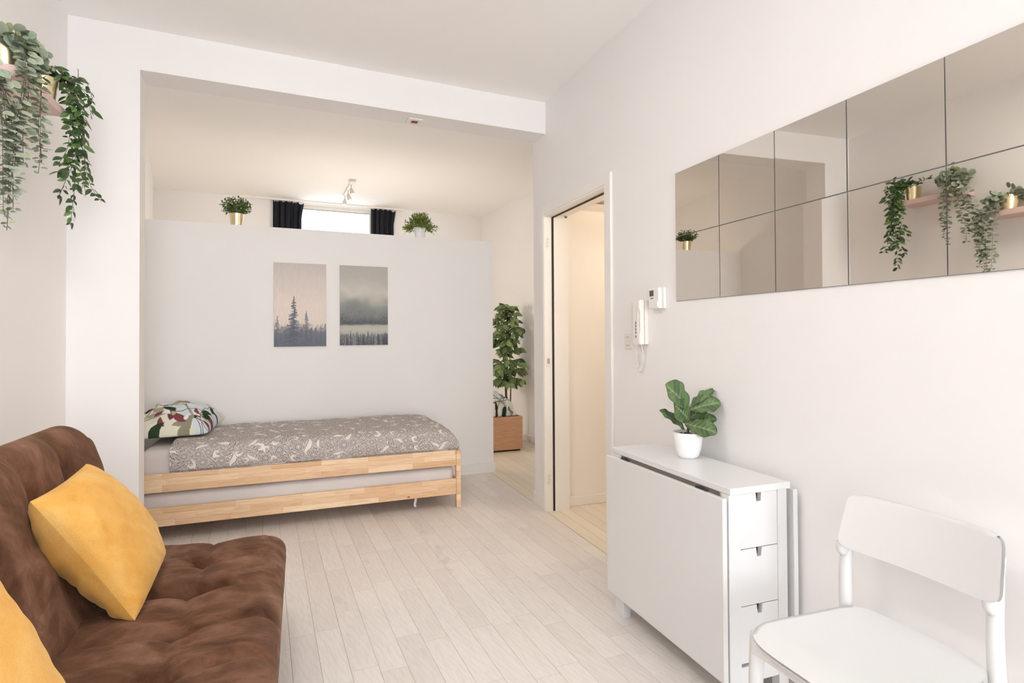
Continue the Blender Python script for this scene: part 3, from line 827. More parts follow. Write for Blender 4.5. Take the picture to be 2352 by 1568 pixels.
def canvas2():
    nu, nv = 160, 270
    U, V = np.meshgrid(np.linspace(0, 1, nu), np.linspace(0, 1, nv), indexing='ij')
    n1 = vnoise(nu, nv, 4, 6, 21); n2 = vnoise(nu, nv, 9, 14, 22); fine = vnoise(nu, nv, 90, 140, 23)
    Vw = V+.10*(n1-.5)+.05*(n2-.5)-.06*(U-.5)
    c = grad(Vw, [(0, (186, 183, 178)), (.18, (192, 189, 182)), (.33, (210, 206, 196)), (.40, (196, 193, 184)), (.48, (156, 158, 156)), (.58, (138, 142, 142)), (.70, (106, 109, 114)), (.74, (104, 107, 112))])
    w = np.clip((Vw-.50)/.15, 0, 1)*.30
    c *= (1-w+w*2*fine)[..., None]
    mist = np.clip((V-.735+.02*(n2-.5))/.02, 0, 1)[..., None]
    c = c*(1-mist)+grad(V, [(.72, (176, 180, 172)), (.80, (196, 196, 184)), (.88, (176, 178, 172))])*mist
    h = vnoise(nu, 3, 70, 1, 24)[:, :1]; h2 = vnoise(nu, 3, 26, 1, 25)[:, :1]
    m = V > .91-.055*h-.04*h2
    c[m] = c[m]*.35+srgb_arr((108, 110, 116))*.65
    rng = np.random.RandomState(9)
    for k in range(34):
        x = rng.rand(); conifer(c, U, V, x, .85+.07*rng.rand(), 1.03, .034, (84, 88, 98), 50+k, .75)
    for x, y in ((.215, .815), (.575, .818), (.78, .845)): conifer(c, U, V, x, y, 1.03, .028, (92, 94, 102), 90, .85)
    return c
def canvas(x0, x1, z0, z1, cols, label):
    mid = (x0+x1)/2
    t = thing('canvas_print', label, 'picture', (mid, part(mid, -.01), z0), 'canvas prints on the partition')
    b = NB(); e = .0
    prism(b, [(x0, part(x0, -.022)), (x1, part(x1, -.022)), (x1, part(x1, -.001)), (x0, part(x0, -.001))], z0, z1)
    obj('stretcher', b, 'screen_grey' if False else 'cream_plastic', t)
    nu, nv = cols.shape[:2]
    xs = np.linspace(x0, x1, nu); zs = np.linspace(z1, z0, nv)
    X, Z = np.meshgrid(xs, zs, indexing='ij'); Y = part(X, -.0235)
    gridmesh('print', np.stack([X, Y, Z], -1), 'printed_canvas', t, cols)
canvas(-.193, .202, 1.183, 1.853, canvas1(), 'left canvas print of a tall misty fir above a forest')
canvas(.310, .706, 1.188, 1.853, canvas2(), 'right canvas print of low cloud over a dark wooded hill')

# ------------------------------------------------------------------ leaves
def leaf_mesh(name, L, w, mat, fold=.25, droop=.15, shape='lens', edge=None, nl=6):
    """leaf along +X, normal +Z, origin at its foot; vertex colour 1 = plain"""
    b = NB(); rows = []
    for i in range(nl+1):
        s = i/nl
        if shape == 'lens': hw = w/2*math.sin(math.pi*min(1, s**.85))**.9 if 0 < s < 1 else 0
        elif shape == 'round': hw = w/2*math.sqrt(max(0, 1-(2*s-1)**2))
        else: hw = w/2*math.sin(math.pi*s**1.4)
        z = -droop*L*s*s
        rows.append((s*L, hw, z))
    prev = None; me = bpy.data.meshes.new(name)
    vs, fs, cs = [], [], []
    for x, hw, z in rows:
        i0 = len(vs)
        if hw < 1e-6: vs.append((x, 0, z)); cs.append(1); cur = (i0,)
        else:
            vs += [(x, -hw, z+fold*hw), (x, 0, z), (x, hw, z+fold*hw)]; cs += [edge or 1, .9, edge or 1]; cur = (i0, i0+1, i0+2)
        if prev:
            if len(prev) == 1 and len(cur) == 3: fs += [(prev[0], cur[1], cur[0]), (prev[0], cur[2], cur[1])]
            elif len(prev) == 3 and len(cur) == 1: fs += [(prev[0], prev[1], cur[0]), (prev[1], prev[2], cur[0])]
            elif len(prev) == 3: fs += [(prev[0], prev[1], cur[1], cur[0]), (prev[1], prev[2], cur[2], cur[1])]
        prev = cur
    me.from_pydata(vs, [], fs)
    ca = me.color_attributes.new('Col', 'FLOAT_COLOR', 'POINT')
    for i, k in enumerate(cs): ca.data[i].color = (k, k, k if k <= 1 else k*.85, 1)
    for p in me.polygons: p.use_smooth = True
    me.materials.append(M[mat]); return me
def frame(p, d, n, s=1.0):
    d = Vector(d).normalized(); n = Vector(n); n = n-d*n.dot(d)
    if n.length < 1e-4: n = d.orthogonal()
    n.normalize(); y = n.cross(d)
    return Matrix(((d.x*s, y.x*s, n.x*s, p[0]), (d.y*s, y.y*s, n.y*s, p[1]), (d.z*s, y.z*s, n.z*s, p[2]), (0, 0, 0, 1)))
def add_leaf(root, me, m, name='leaf'):
    o = bpy.data.objects.new(name, me); COL.objects.link(o); o.parent = root
    o.matrix_local = Matrix.Translation(-root.location) @ m; return o
def bake(root, items, mat, name='foliage'):
    """join many small leaves into one stuff part"""
    vs, fs, cs = [], [], []
    for me, m in items:
        o = len(vs); vs += [tuple(m @ v.co) for v in me.vertices]; fs += [tuple(o+i for i in p.vertices) for p in me.polygons]
        k = .7+.6*random.random(); cs += [tuple(c*k for c in d.color[:3]) for d in me.color_attributes['Col'].data]
    me = bpy.data.meshes.new(name); me.from_pydata(vs, [], fs); ca = me.color_attributes.new('Col', 'FLOAT_COLOR', 'POINT')
    c4 = np.ones((len(vs), 4), np.float32); c4[:, :3] = np.array(cs); ca.data.foreach_set('color', c4.reshape(-1))
    for p in me.polygons: p.use_smooth = True
    me.materials.append(M[mat]); return link(name, me, root, 'stuff')
def spread(root, items, mat, limit=290):
    for me, m in items[:limit]: add_leaf(root, me, m)
    if len(items) > limit: bake(root, items[limit:], mat)
def rv(s=1.0): return Vector((random.gauss(0, s), random.gauss(0, s), random.gauss(0, s)))
def bez(pts, n):
    """Catmull-Rom through points"""
    P = [Vector(p) for p in pts]; P = [P[0]*2-P[1]]+P+[P[-1]*2-P[-2]]; out = []
    for i in range(1, len(P)-2):
        for k in range(n):
            t = k/n; a, b, c, d = P[i-1:i+3]
            out.append(.5*((2*b)+(-a+c)*t+(2*a-5*b+4*c-d)*t*t+(-a+3*b-3*c+d)*t*t*t))
    out.append(P[-2]); return out
def along(path, step):
    out = []; acc = 0
    for a, b in zip(path, path[1:]):
        L = (b-a).length
        while acc < L:
            out.append((a+(b-a)*(acc/L), (b-a).normalized())); acc += step
        acc -= L
    return out
def pot_prof(r0, r1, h, t=.003):
    return [(0, 0), (r0, 0), (r1, h), (r1-t, h), (r0-t, t*2), (0, t*2)]
def brass_pot(root, c, r0, r1, h, mat='brass'):
    b = NB(); lathe(b, pot_prof(r0, r1, h), c, 40); p = obj('pot', b, mat, root, smooth=True, auto=True)
    b = NB(); lathe(b, [(0, .004), (r1*.93, 0), (0, -.01)], (c[0], c[1], c[2]+h*.86), 20); obj('soil', b, 'soil', root)
    return p

# ------------------------------------------------------------------ shelves with trailing plants
def shelf(y0, y1, z1, label):
    b = NB(); box(b, XL+.0005, y0, z1-.036, -.968, y1, z1, .002)
    o = obj('wall_shelf', b, 'pink_paint'); return tag(o, label, 'shelf', 'pink wall shelves')
shelf(2.585, 3.02, 2.268, 'pale pink wall shelf near the corner carrying the ivy pot')
shelf(1.60, 2.462, 2.068, 'lower pale pink wall shelf, seen only in the mirror tiles')

def ivy():
    c = Vector((-1.03, 2.955, 2.2685)); root = thing('trailing_ivy', 'dark green trailing ivy in a brass pot on the pink shelf', 'plant', c)
    brass_pot(root, c, .046, .060, .098)
    top = c+Vector((0, 0, .098))
    lm = [leaf_mesh('leaf', .040, .019, 'ivy_leaf', .22, .12, 'lens', 1.5), leaf_mesh('leaf', .030, .015, 'ivy_leaf', .25, .2, 'lens', 1.4), leaf_mesh('leaf', .022, .010, 'ivy_leaf', .2, .1, 'lens', 1.3)]
    vines = [
        [(.02, .01, .0), (.07, .02, .03), (.10, .05, -.10), (.105, .06, -.30), (.10, .055, -.46), (.085, .06, -.61)],
        [(.02, .02, .0), (.09, .05, .02), (.125, .08, -.12), (.13, .085, -.30), (.15, .09, -.42), (.19, .10, -.49)],
        [(.03, -.01, .0), (.075, -.01, .01), (.09, .03, -.12), (.085, .03, -.27), (.06, .0, -.36)],
        [(.03, .0, .0), (.085, .03, .02), (.115, .06, -.08), (.12, .07, -.22), (.135, .07, -.34), (.125, .07, -.44)],
        [(.03, .02, .0), (.09, .06, .0), (.11, .08, -.14), (.10, .07, -.30), (.07, .04, -.43), (.055, .02, -.50)],
        [(.02, .02, .0), (.07, .06, .05), (.13, .09, .04), (.155, .10, -.03)],
        [(.02, .03, .0), (.08, .06, .03), (.135, .09, -.02), (.15, .10, -.12)],
        [(.03, .0, .0), (.08, .02, .02), (.10, .045, -.05), (.105, .055, -.18)],
        [(0, 0, 0), (-.02, -.05, .035), (-.03, -.10, .05), (-.03, -.13, .045)],
        [(0, 0, 0), (.02, .02, .05), (.04, .03, .075)],
        [(0, .01, 0), (-.01, .03, .05), (.0, .05, .075)],
        [(.02, .02, .0), (.08, .05, .02), (.11, .07, -.20), (.09, .05, -.33), (.055, .02, -.40)]]
    b = NB(); items = []
    for k, v in enumerate(vines):
        path = bez([top+Vector(p) for p in v], 10); tube(b, path, .0011, 5)
        step = .025 if k not in (5, 6, 8, 9, 10) else .024
        for i, (p, d) in enumerate(along(path, step)):
            for sg in (-1, 1):
                a = random.random()*6.28 if i % 2 else 0
                side = Vector((math.cos(a+1.2)*.6+.35, math.sin(a+1.2)+.1, 0))*sg
                if p.x < -.99: side.x = abs(side.x)
                dr = (side*1.0+d*.65+rv(.25)); nn = Vector((.75, -.55, .55))+rv(.35)
                me = random.choice(lm[:2]) if random.random() < .75 else lm[2]
                items.append((me, frame(p+dr.normalized()*.004, dr, nn, 1.0+.45*random.random())))
    obj('vine', b, 'stem_green', root); random.shuffle(items); spread(root, items, 'ivy_leaf')
ivy()
def eucalyptus(c, strands, crown, label, step=.021, stuff=False, seed=1):
    random.seed(seed)
    root = thing('trailing_eucalyptus', label, 'plant', c, 'trailing eucalyptus plants'); c = Vector(c)
    brass_pot(root, c, .046, .060, .098); top = c+Vector((0, 0, .098))
    big = leaf_mesh('leaf', .034, .032, 'eucalyptus_leaf', .10, .06, 'round', nl=8); mid = leaf_mesh('leaf', .025, .022, 'eucalyptus_leaf', .12, .08, 'round', nl=6); sm = leaf_mesh('leaf', .016, .014, 'eucalyptus_leaf', .1, .05, 'round', nl=6)
    b = NB(); items = []
    for v in strands:
        path = bez([Vector(p) for p in v], 10); tube(b, path, .0011, 5)
        pts = along(path, step)
        for i, (p, d) in enumerate(pts):
            f = i/len(pts); a = (i % 2)*1.57+random.gauss(0, .35)
            for sg in (-1, 1):
                side = Vector((math.cos(a), math.sin(a), 0))*sg
                if p.x < -1.09: side.x = abs(side.x)
                dr = side+Vector((0, 0, -.15))+rv(.12); nn = Vector((.6, -.5, .75)) + rv(.22) if f > .25 else Vector((.8, -.6, .4))+rv(.3)
                me = big if f < .22 else (mid if f < .85 else sm)
                items.append((me, frame(p+dr.normalized()*.004, dr, nn, 1.05+.4*random.random())))
    for k in range(crown):
        a = random.random()*6.28; rr = random.random()**.5*.105; z = -.03+.11*random.random()*(1-rr/.14)
        p = top+Vector((math.cos(a)*rr*.8+.015, math.sin(a)*rr, z)); dr = Vector((math.cos(a), math.sin(a), .3))+rv(.4)
        items.append((big, frame(p, dr, Vector((.8, -.6, .4))+rv(.35), 1.0+.4*random.random())))
        if k % 3 == 0: tube(b, [top+Vector((0, 0, -.01)), top.lerp(p, .6)+Vector((0, 0, .01)), p], .001, 4)
    obj('stem', b, 'stem_green', root)
    if stuff: bake(root, items, 'eucalyptus_leaf')
    else: spread(root, items[::-1], 'eucalyptus_leaf')
def S(*p): return p
z0 = 2.2685
eucalyptus((-1.035, 2.655, z0), [
    S((-1.03, 2.655, z0+.09), (-.955, 2.66, z0+.11), (-.925, 2.655, z0-.02), (-.93, 2.645, z0-.20), (-.925, 2.648, z0-.30), (-.93, 2.645, z0-.38)),
    S((-1.03, 2.67, z0+.09), (-.96, 2.69, z0+.08), (-.935, 2.675, z0-.05), (-.935, 2.675, z0-.22), (-.932, 2.68, z0-.33)),
    S((-1.03, 2.63, z0+.09), (-.95, 2.59, z0+.08), (-.93, 2.53, z0-.10), (-.93, 2.47, z0-.28), (-.93, 2.43, z0-.45), (-.93, 2.40, z0-.64)),
    S((-1.03, 2.63, z0+.09), (-.955, 2.60, z0+.06), (-.935, 2.57, z0-.10), (-.935, 2.53, z0-.26), (-.93, 2.52, z0-.38)),
    S((-1.03, 2.63, z0+.09), (-.95, 2.57, z0+.07), (-.92, 2.50, z0-.06), (-.925, 2.46, z0-.24), (-.925, 2.44, z0-.42)),
    S((-1.03, 2.64, z0+.09), (-.96, 2.62, z0+.10), (-.935, 2.60, z0+.0), (-.93, 2.60, z0-.08)),
    ], 80, 'grey green trailing eucalyptus in a brass pot at the upper left edge', .0185, False, 5)
z0 = 2.0685
eucalyptus((-1.035, 2.335, z0), [
    S((-1.03, 2.34, z0+.09), (-.95, 2.37, z0+.09), (-.925, 2.42, z0-.08), (-.93, 2.44, z0-.24), (-.93, 2.445, z0-.36)),
    S((-1.03, 2.33, z0+.09), (-.95, 2.36, z0+.07), (-.93, 2.40, z0-.1), (-.93, 2.41, z0-.26), (-.93, 2.40, z0-.40)),
    S((-1.03, 2.33, z0+.09), (-.95, 2.34, z0+.08), (-.93, 2.36, z0-.08), (-.93, 2.37, z0-.24), (-.93, 2.375, z0-.38)),
    S((-1.03, 2.33, z0+.09), (-.96, 2.39, z0+.06), (-.93, 2.45, z0-.05), (-.93, 2.455, z0-.20)),
    S((-1.03, 2.33, z0+.09), (-1.0, 2.25, z0+.12), (-.99, 2.19, z0+.07)),
    ], 50, 'trailing eucalyptus on the lower pink shelf, seen only in the mirror tiles', .022, True, 9)

# ------------------------------------------------------------------ mirror tiles
def mirrors():
    ys = [2.238-.2995*k for k in range(6)]
    nm = ['first', 'second', 'third', 'fourth', 'fifth']
    for r_, (z0, z1) in enumerate(((1.7215, 2.0215), (1.420, 1.7205))):
        for k in range(5):
            ya, yb = ys[k+1]+.0008, ys[k]-.0008; row = 'upper' if r_ == 0 else 'lower'
            t = thing('mirror_tile', 'square mirror tile, %s from the doorway end in the %s row' % (nm[k], row), 'mirror', (XR, (ya+yb)/2, z0), 'mirror tiles on the right wall')
            b = NB(); box(b, XR-.004, ya, z0, XR-.0002, yb, z1-.0008); obj('glass_back', b, 'mirror_edge', t)
            rng = random.Random(r_*10+k); tl, tu = rng.uniform(-.0006, .0006), rng.uniform(-.0006, .0006)
            g = NB(); x = XR-.0062
            vs = [g.verts.new((x+s*tl+u*tu, y, z)) for (y, s, z, u) in ((ya+.001, -1, z0+.001, -1), (yb-.001, 1, z0+.001, -1), (yb-.001, 1, z1-.0018, 1), (ya+.001, -1, z1-.0018, 1))]
            g.faces.new(vs); obj('mirror_face', g, 'mirror_silver', t)
mirrors()

# ------------------------------------------------------------------ drop-leaf table
def table():
    t = thing('drop_leaf_table', 'white folded drop-leaf table with drawers against the mirror wall', 'table', (1.48, 1.94, 0))
    Y0, Y1 = 1.553, 2.325
    b = NB(); box(b, 1.353, Y0-.008, .7215, 1.615, Y1, .745, .002); obj('table_top', b, 'white_lacquer', t)
    b = NB(); box(b, 1.330, Y0+.004, .090, 1.349, Y1+.006, .7095, .002); obj('drop_leaf', b, 'white_lacquer', t)
    b = NB(); box(b, 1.624, Y0-.013, .104, 1.643, Y1-.012, .7165, .002); obj('drop_leaf', b, 'white_lacquer', t)
    for y in (Y0+.10, Y1-.16):
        b = NB(); box(b, 1.3425, y, .7098, 1.3505, y+.062, .7160); box(b, 1.3455, y+.02, .7161, 1.3505, y+.042, .7205); obj('hinge', b, 'dark_grey', t)
    b = NB(); box(b, 1.3508, Y0+.045, .690, 1.3528, Y1-.09, .7212); obj('gap_strip', b, 'gap_brown', t)  # dark strip standing in for the gap between top and leaf
    # end frame: posts and rails
    for x0, x1 in ((1.353, 1.4015), (1.5645, 1.606)):
        b = NB(); box(b, x0, Y0, 0, x1, Y0+.036, .7205, .0015); obj('post', b, 'white_lacquer', t)
        b = NB(); box(b, x0, Y1-.06, 0, x1, Y1-.024, .7205, .0015); obj('post', b, 'white_lacquer', t)
    b = NB(); box(b, 1.4015, Y0+.002, .078, 1.5645, Y0+.034, .134, .001); obj('rail', b, 'white_lacquer', t)
    b = NB(); box(b, 1.4015, Y1-.056, .078, 1.5645, Y1-.026, .7205, .001); obj('end_panel', b, 'white_lacquer', t)
    b = NB(); box(b, 1.356, Y0+.036, .14, 1.366, Y1-.06, .7205); box(b, 1.594, Y0+.036, .14, 1.604, Y1-.06, .7205); box(b, 1.366, Y0+.05, .14, 1.594, Y1-.06, .15); obj('side_panel', b, 'white_lacquer', t)
    b = NB(); box(b, 1.4025, Y0+.040, .150, 1.5635, Y0+.046, .716); obj('cavity_shade', b, 'dark_gap', t)  # dark board painted as the shaded inside behind the drawer fronts
    # gate leg folded below the front leaf
    b = NB(); box(b, 1.3505, 2.225, .0, 1.388, 2.268, .68, .002); obj('gate_leg', b, 'white_lacquer', t)
    b = NB(); box(b, 1.3505, 1.62, .085, 1.3528, 2.2245, .125, .0005); 
    obj('gate_rail', b, 'white_lacquer', t)
    x0, x1 = 1.4025, 1.5635; xm = 1.482
    for z0, z1 in ((.533, .7185), (.3395, .530), (.146, .3365)):
        d = bpy.data.objects.new('drawer', None)
        b = NB()
        pts = [(x0, Y0+.003, z0), (x1, Y0+.003, z0), (x1, Y0+.003, z1), (xm+.0125, Y0+.003, z1), (xm+.009, Y0+.003, z1-.030), (xm-.009, Y0+.003, z1-.030), (xm-.0125, Y0+.003, z1), (x0, Y0+.003, z1)]
        extr(b, pts, (0, .018, 0)); dr = obj('drawer', b, 'white_lacquer', t)
        b = NB()
        extr(b, [(xm-.0122, Y0+.022, z1-.0005), (xm+.0122, Y0+.022, z1-.0005), (xm+.009, Y0+.022, z1-.031), (xm-.009, Y0+.022, z1-.031)], (0, .003, 0))
        obj('slot_shade', b, 'dark_gap', dr).location = (0, 0, 0)  # dark plate behind the notch, shade put in as colour
        b = NB(); box(b, x0+.01, Y0+.030, z0+.01, x1-.01, Y0+.038, z1-.04); obj('drawer_box', b, 'white_lacquer', dr)
table()

# ------------------------------------------------------------------ chair
def chair():
    t = thing('dining_chair', 'white wooden dining chair with wide backrest, back to the mirror wall', 'chair', (1.33, 1.04, 0))
    YA, YB = .838, 1.238
    # seat: shaped panel
    nx, ny = 46, 40
    s = np.linspace(-1, 1, nx); q = np.linspace(-1, 1, ny)
    Sx, Q = np.meshgrid(s, q, indexing='ij')
    # superellipse plan
    k = np.maximum(np.abs(Sx), np.abs(Q)); ang = np.arctan2(Q, Sx); n = 5.5
    rad = (np.abs(np.cos(ang))**n+np.abs(np.sin(ang))**n)**(-1/n)
    a = k*rad*np.cos(ang); bq = k*rad*np.sin(ang)
    wid = .200-.008*(a)
    X = 1.335+.203*a; Y = 1.055+wid*bq
    Z = .461-.012*np.exp(-(a+.05)**2/.5)*(1-bq**2)-.020*np.clip((-a-.55)/.45, 0, 1)**2+.012*np.clip((a-.45)/.55, 0, 1)**1.5-.010*np.abs(bq)**4*0
    topP = np.stack([X, Y, Z], -1); th = .012
    botP = np.stack([1.335+.199*a, 1.055+(wid-.003)*bq, Z-th], -1)
    gridmesh('seat', np.concatenate([topP, botP[:, ::-1]], 1), 'white_lacquer', t)
    # backrest: curved panel, leaning to the wall
    nu, nv = 40, 22
    s = np.linspace(-1, 1, nu); q = np.linspace(-1, 1, nv); Sx, Q = np.meshgrid(s, q, indexing='ij')
    k = np.maximum(np.abs(Sx), np.abs(Q)); ang = np.arctan2(Q, Sx); n = 9
    rad = (np.abs(np.cos(ang))**n+np.abs(np.sin(ang))**n)**(-1/n); a = k*rad*np.cos(ang); bq = k*rad*np.sin(ang)
    Y = 1.052+(.205-.006*bq)*a; Z = .714+.078*bq; X = 1.519+.020*bq+.020*(1-a*a)
    f = np.stack([X-.006, Y, Z], -1); r = np.stack([X+.007, Y, Z-.001], -1)
    gridmesh('backrest', np.concatenate([f, r[:, ::-1]], 1), 'white_lacquer', t)
    for y, sg in ((YA+.030, -1), (YB+.026, 1)):
        b = NB()
        path = [(1.575, y+sg*.018, 0), (1.545, y+sg*.010, .22), (1.532, y, .44), (1.529, y-sg*.002, .56), (1.541, y-sg*.004, .66), (1.557, y-sg*.006, .735)]
        path = bez(path, 6); m = len(path)
        tube(b, path, [.0135+.0045*math.sin(math.pi*min(1, i/m*1.15)) for i in range(m)], 14); obj('rear_leg', b, 'white_lacquer', t, smooth=True)
        b = NB(); lathe(b, [(0, -.028), (.011, -.026), (.017, -.016), (.0185, 0), (.017, .010), (0, .012)], (1.518, y-sg*.002, .634), 18); obj('backrest_bracket', b, 'white_lacquer', t, smooth=True)
    for y, sg in ((YA+.022, -1), (YB+.006, 1)):
        b = NB(); path = bez([(1.168, y+sg*.012, 0), (1.172, y+sg*.008, .22), (1.180, y+sg*.004, .436)], 6)
        m = len(path); tube(b, path, [.0160+.0045*i/m for i in range(m)], 16)
        lathe(b, [(.0203, 0), (.018, .009), (.011, .0145), (0, .016)], (1.180, y+sg*.004, .4355), 16)
        obj('front_leg', b, 'white_lacquer', t, smooth=True)
        b = NB(); box(b, 1.150, y-sg*.012-.009, .395, 1.52, y-sg*.012+.009, .432, .004, 2); obj('side_rail', b, 'white_lacquer', t)
    for x in (1.16, 1.50):
        b = NB(); box(b, x-.009, YA+.02, .398, x+.009, YB-.0, .430, .004, 2); obj('cross_rail', b, 'white_lacquer', t)
chair()

# ------------------------------------------------------------------ fiddle-leaf fig on the table
def fig():
    c = Vector((1.535, 2.005, .7455)); root = thing('fiddle_leaf_fig', 'small fiddle leaf fig in a white pot on the folded table', 'plant', c)
    b = NB(); lathe(b, [(0, 0), (.036, 0), (.045, .012), (.054, .040), (.059, .075), (.0605, .108), (.0575, .108), (.056, .075), (.05, .04), (0, .03)], c, 44); obj('pot', b, 'white_gloss', root, smooth=True, auto=False)
    b = NB(); lathe(b, [(0, .006), (.03, .003), (.056, 0), (.05, -.02)], (c.x, c.y, c.z+.092), 30); obj('soil', b, 'soil', root)
    rt = Vector((.9373, -.3485, 0)); fw = Vector((.3485, .9373, 0)); up = Vector((0, 0, 1)); top = c+Vector((0, 0, .106))
    def pt(r, u, f): return top+rt*(r*.01)+up*(u*.01)-fw*(f*.01)
    b = NB(); tube(b, bez([pt(0, -2, 0), pt(.2, 3, 0), pt(.6, 7, 0), pt(.8, 10.5, 0)], 6), [.006, .0058, .0055, .0052]+[.005]*15, 8); obj('stem', b, 'stem_green', root, smooth=True)
    b = NB()
    for k in range(26):
        a = k*2.4; r_ = .05*math.sqrt((k+.5)/26)
        bmesh.ops.create_icosphere(b, subdivisions=1, radius=.006+.003*((k*7) % 3)/3, matrix=Matrix.Translation((c.x+r_*math.cos(a), c.y+r_*math.sin(a), c.z+.095)) @ Matrix.Diagonal((1.3, .9, .6, 1)))
    obj('bark_chips', b, 'bark', root, kind='stuff')
    L = [  # tip, foot, width cm, normal (right, up, toward), droop, fold
        ((-10.2, 20.3, 3), (.8, 10.0, .2), 11.5, (.35, .55, .8), .10, .22),
        ((12.8, 17.6, -3), (1.0, 10.4, 0), 5.5, (-.3, .85, .35), .05, .35),
        ((13.0, 12.6, 3), (1.0, 9.2, .2), 8.2, (-.25, .75, .75), .22, .25),
        ((-7.6, 12.6, 6), (.2, 5.2, .8), 9.6, (.35, .35, 1), .16, .15),
        ((-12.4, 9.4, 1), (-1.0, .8, 0), 5.6, (.5, .75, .6), .06, .30),
        ((9.6, 1.0, 8), (-1.5, 3.6, 1.0), 8.2, (0, .75, .9), .16, .12),
        ((11.9, 5.6, 1), (.8, 4.0, -.2), 6.8, (-.1, .85, .6), .14, .25),
        ((8.6, 10.8, -4), (.6, 5.0, -.5), 6.6, (-.5, .6, .7), .05, .2),
        ((-3.0, 8.5, -7), (.2, 4.0, -.5), 7.0, (0, .6, -.8), .1, .2)]
    for tip, foot, w, n, dr, fo in L:
        P0, P1 = pt(*foot), pt(*tip); D = P1-P0; Ln = D.length; D.normalize()
        N = rt*n[0]+up*n[1]-fw*n[2]; N = (N-D*N.dot(D)).normalized(); Yv = N.cross(D)
        nl, nw = 44, 36
        s = np.linspace(0, 1, nl); q = np.linspace(-1, 1, nw+1); Sx, Q = np.meshgrid(s, q, indexing='ij')
        hw = w*1.16*.01/2*(np.sin(np.pi*np.clip(Sx, 0, 1)**1.25)**.62)*(1-.18*np.exp(-((Sx-.42)/.12)**2)); hw = np.maximum(hw, .0018*(1-Sx))
        wave = .0035*np.sin(Sx*19+Q*2)*np.abs(Q)**2
        yv = Q*hw; zz = fo*np.abs(Q)*hw - dr*Ln*(Sx**2) + dr*Ln*Sx*.35*0 + dr*Ln*Sx + wave + .0012*np.cos(Sx*46-np.abs(Q)*5)*(1-np.abs(Q))
        P = np.array(P0)+Sx[..., None]*Ln*np.array(D)+yv[..., None]*np.array(Yv)+zz[..., None]*np.array(N)
        vein = np.exp(-(Q/.07)**2)+.75*np.clip(np.cos((Sx*7.0-np.abs(Q)*1.5)*2*np.pi), 0, 1)**14*(np.abs(Q) < .88)
        vein = np.clip(vein, 0, 1)[..., None]
        rngc = .88+.24*random.random()
        base = srgb_arr((92, 115, 70))*rngc; dark = srgb_arr((68, 92, 58))*rngc; ven = srgb_arr((152, 170, 118))
        mixn = (.5+.5*np.sin(Sx*9+Q*3))[..., None]
        colr = base*(mixn)+dark*(1-mixn); colr = colr*(1-vein*.75)+ven*vein*.75
        o = gridmesh('leaf', P, 'fig_leaf', root, colr)
fig()

# ------------------------------------------------------------------ small plants on the partition
def small_plant(x, kind, label):
    y = part(x, .045); c = Vector((x, y, 2.1345)); root = thing('potted_plant', label, 'plant', c, 'small plants on the partition')
    items = []
    if kind == 'box':
        brass_pot(root, c, .042, .052, .092)
        lm = leaf_mesh('leaf', .018, .011, 'box_leaf', .2, .1, 'lens', 1.25, 4)
        fl = leaf_mesh('leaf', .016, .013, 'grass_leaf', .1, .1, 'round', 2.4, 4)
        b = NB()
        for k in range(95):
            a = random.random()*6.28; e = math.acos(1-random.random()*.92); L = .095+.03*random.random()
            d = Vector((math.sin(e)*math.cos(a)*.9, math.sin(e)*math.sin(a)*.9, math.cos(e)*1.05+.12))
            p0 = c+Vector((d.x*.02, d.y*.02, .088)); tube(b, [p0, p0+d*L], .0008, 3, False)
            for j in range(9):
                p = p0+d*L*(.35+.65*j/8); items.append((lm, frame(p, d*.5+rv(.7), Vector((0, 0, 1))+rv(.6), .8+.5*random.random())))
        for k in range(10):
            a = random.random()*6.28; p = c+Vector((.07*math.cos(a), .07*math.sin(a)-.03, .14+.06*random.random())); items.append((fl, frame(p, rv(1), Vector((0, -1, .3)), 1)))
        obj('stem', b, 'stem_green', root, kind='stuff'); bake(root, items, 'box_leaf')
    else:
        b = NB(); lathe(b, [(0, 0), (.044, 0), (.046, .004), (.0475, .022), (.0465, .026), (.0495, .048), (.0485, .052), (.0525, .082), (.056, .086), (.0545, .09), (.050, .088), (.042, .006), (0, .006)], c, 40); obj('pot', b, 'white_gloss', root, smooth=True, auto=True)
        b = NB(); tube(b, [(c.x-.052, c.y-.035, c.z+.002), (c.x-.060, c.y-.035, c.z+.086)], .002, 6); obj('white_rod', b, 'white_gloss', root)  # thin white rod beside the pot
        lm = leaf_mesh('leaf', .030, .009, 'grass_leaf', .25, .2, 'lens', 1.2, 4)
        b = NB()
        for k in range(130):
            a = random.random()*6.28; e = random.random()**.6*1.4; L = .09+.06*random.random()
            d = Vector((math.sin(e)*math.cos(a), math.sin(e)*math.sin(a), math.cos(e)*1.05+.05))
            p0 = c+Vector((d.x*.02, d.y*.02, .082)); path = [p0+d*L*t_+Vector((0, 0, -.45*L*t_*t_*math.sin(e))) for t_ in (0, .35, .7, 1)]
            tube(b, path, .0007, 3, False)
            for j in range(11):
                t_ = .3+.7*j/10; p = p0+d*L*t_+Vector((0, 0, -.45*L*t_*t_*math.sin(e))); items.append((lm, frame(p, d+rv(.55), Vector((0, 0, 1))+rv(.5), .8+.5*random.random())))
        obj('stem', b, 'stem_green', root, kind='stuff'); bake(root, items, 'grass_leaf')
random.seed(21)
small_plant(-.466, 'box', 'round bushy green plant in a brass pot on the partition')
small_plant(1.0, 'grass', 'spiky light green plant in a white pot on the partition')

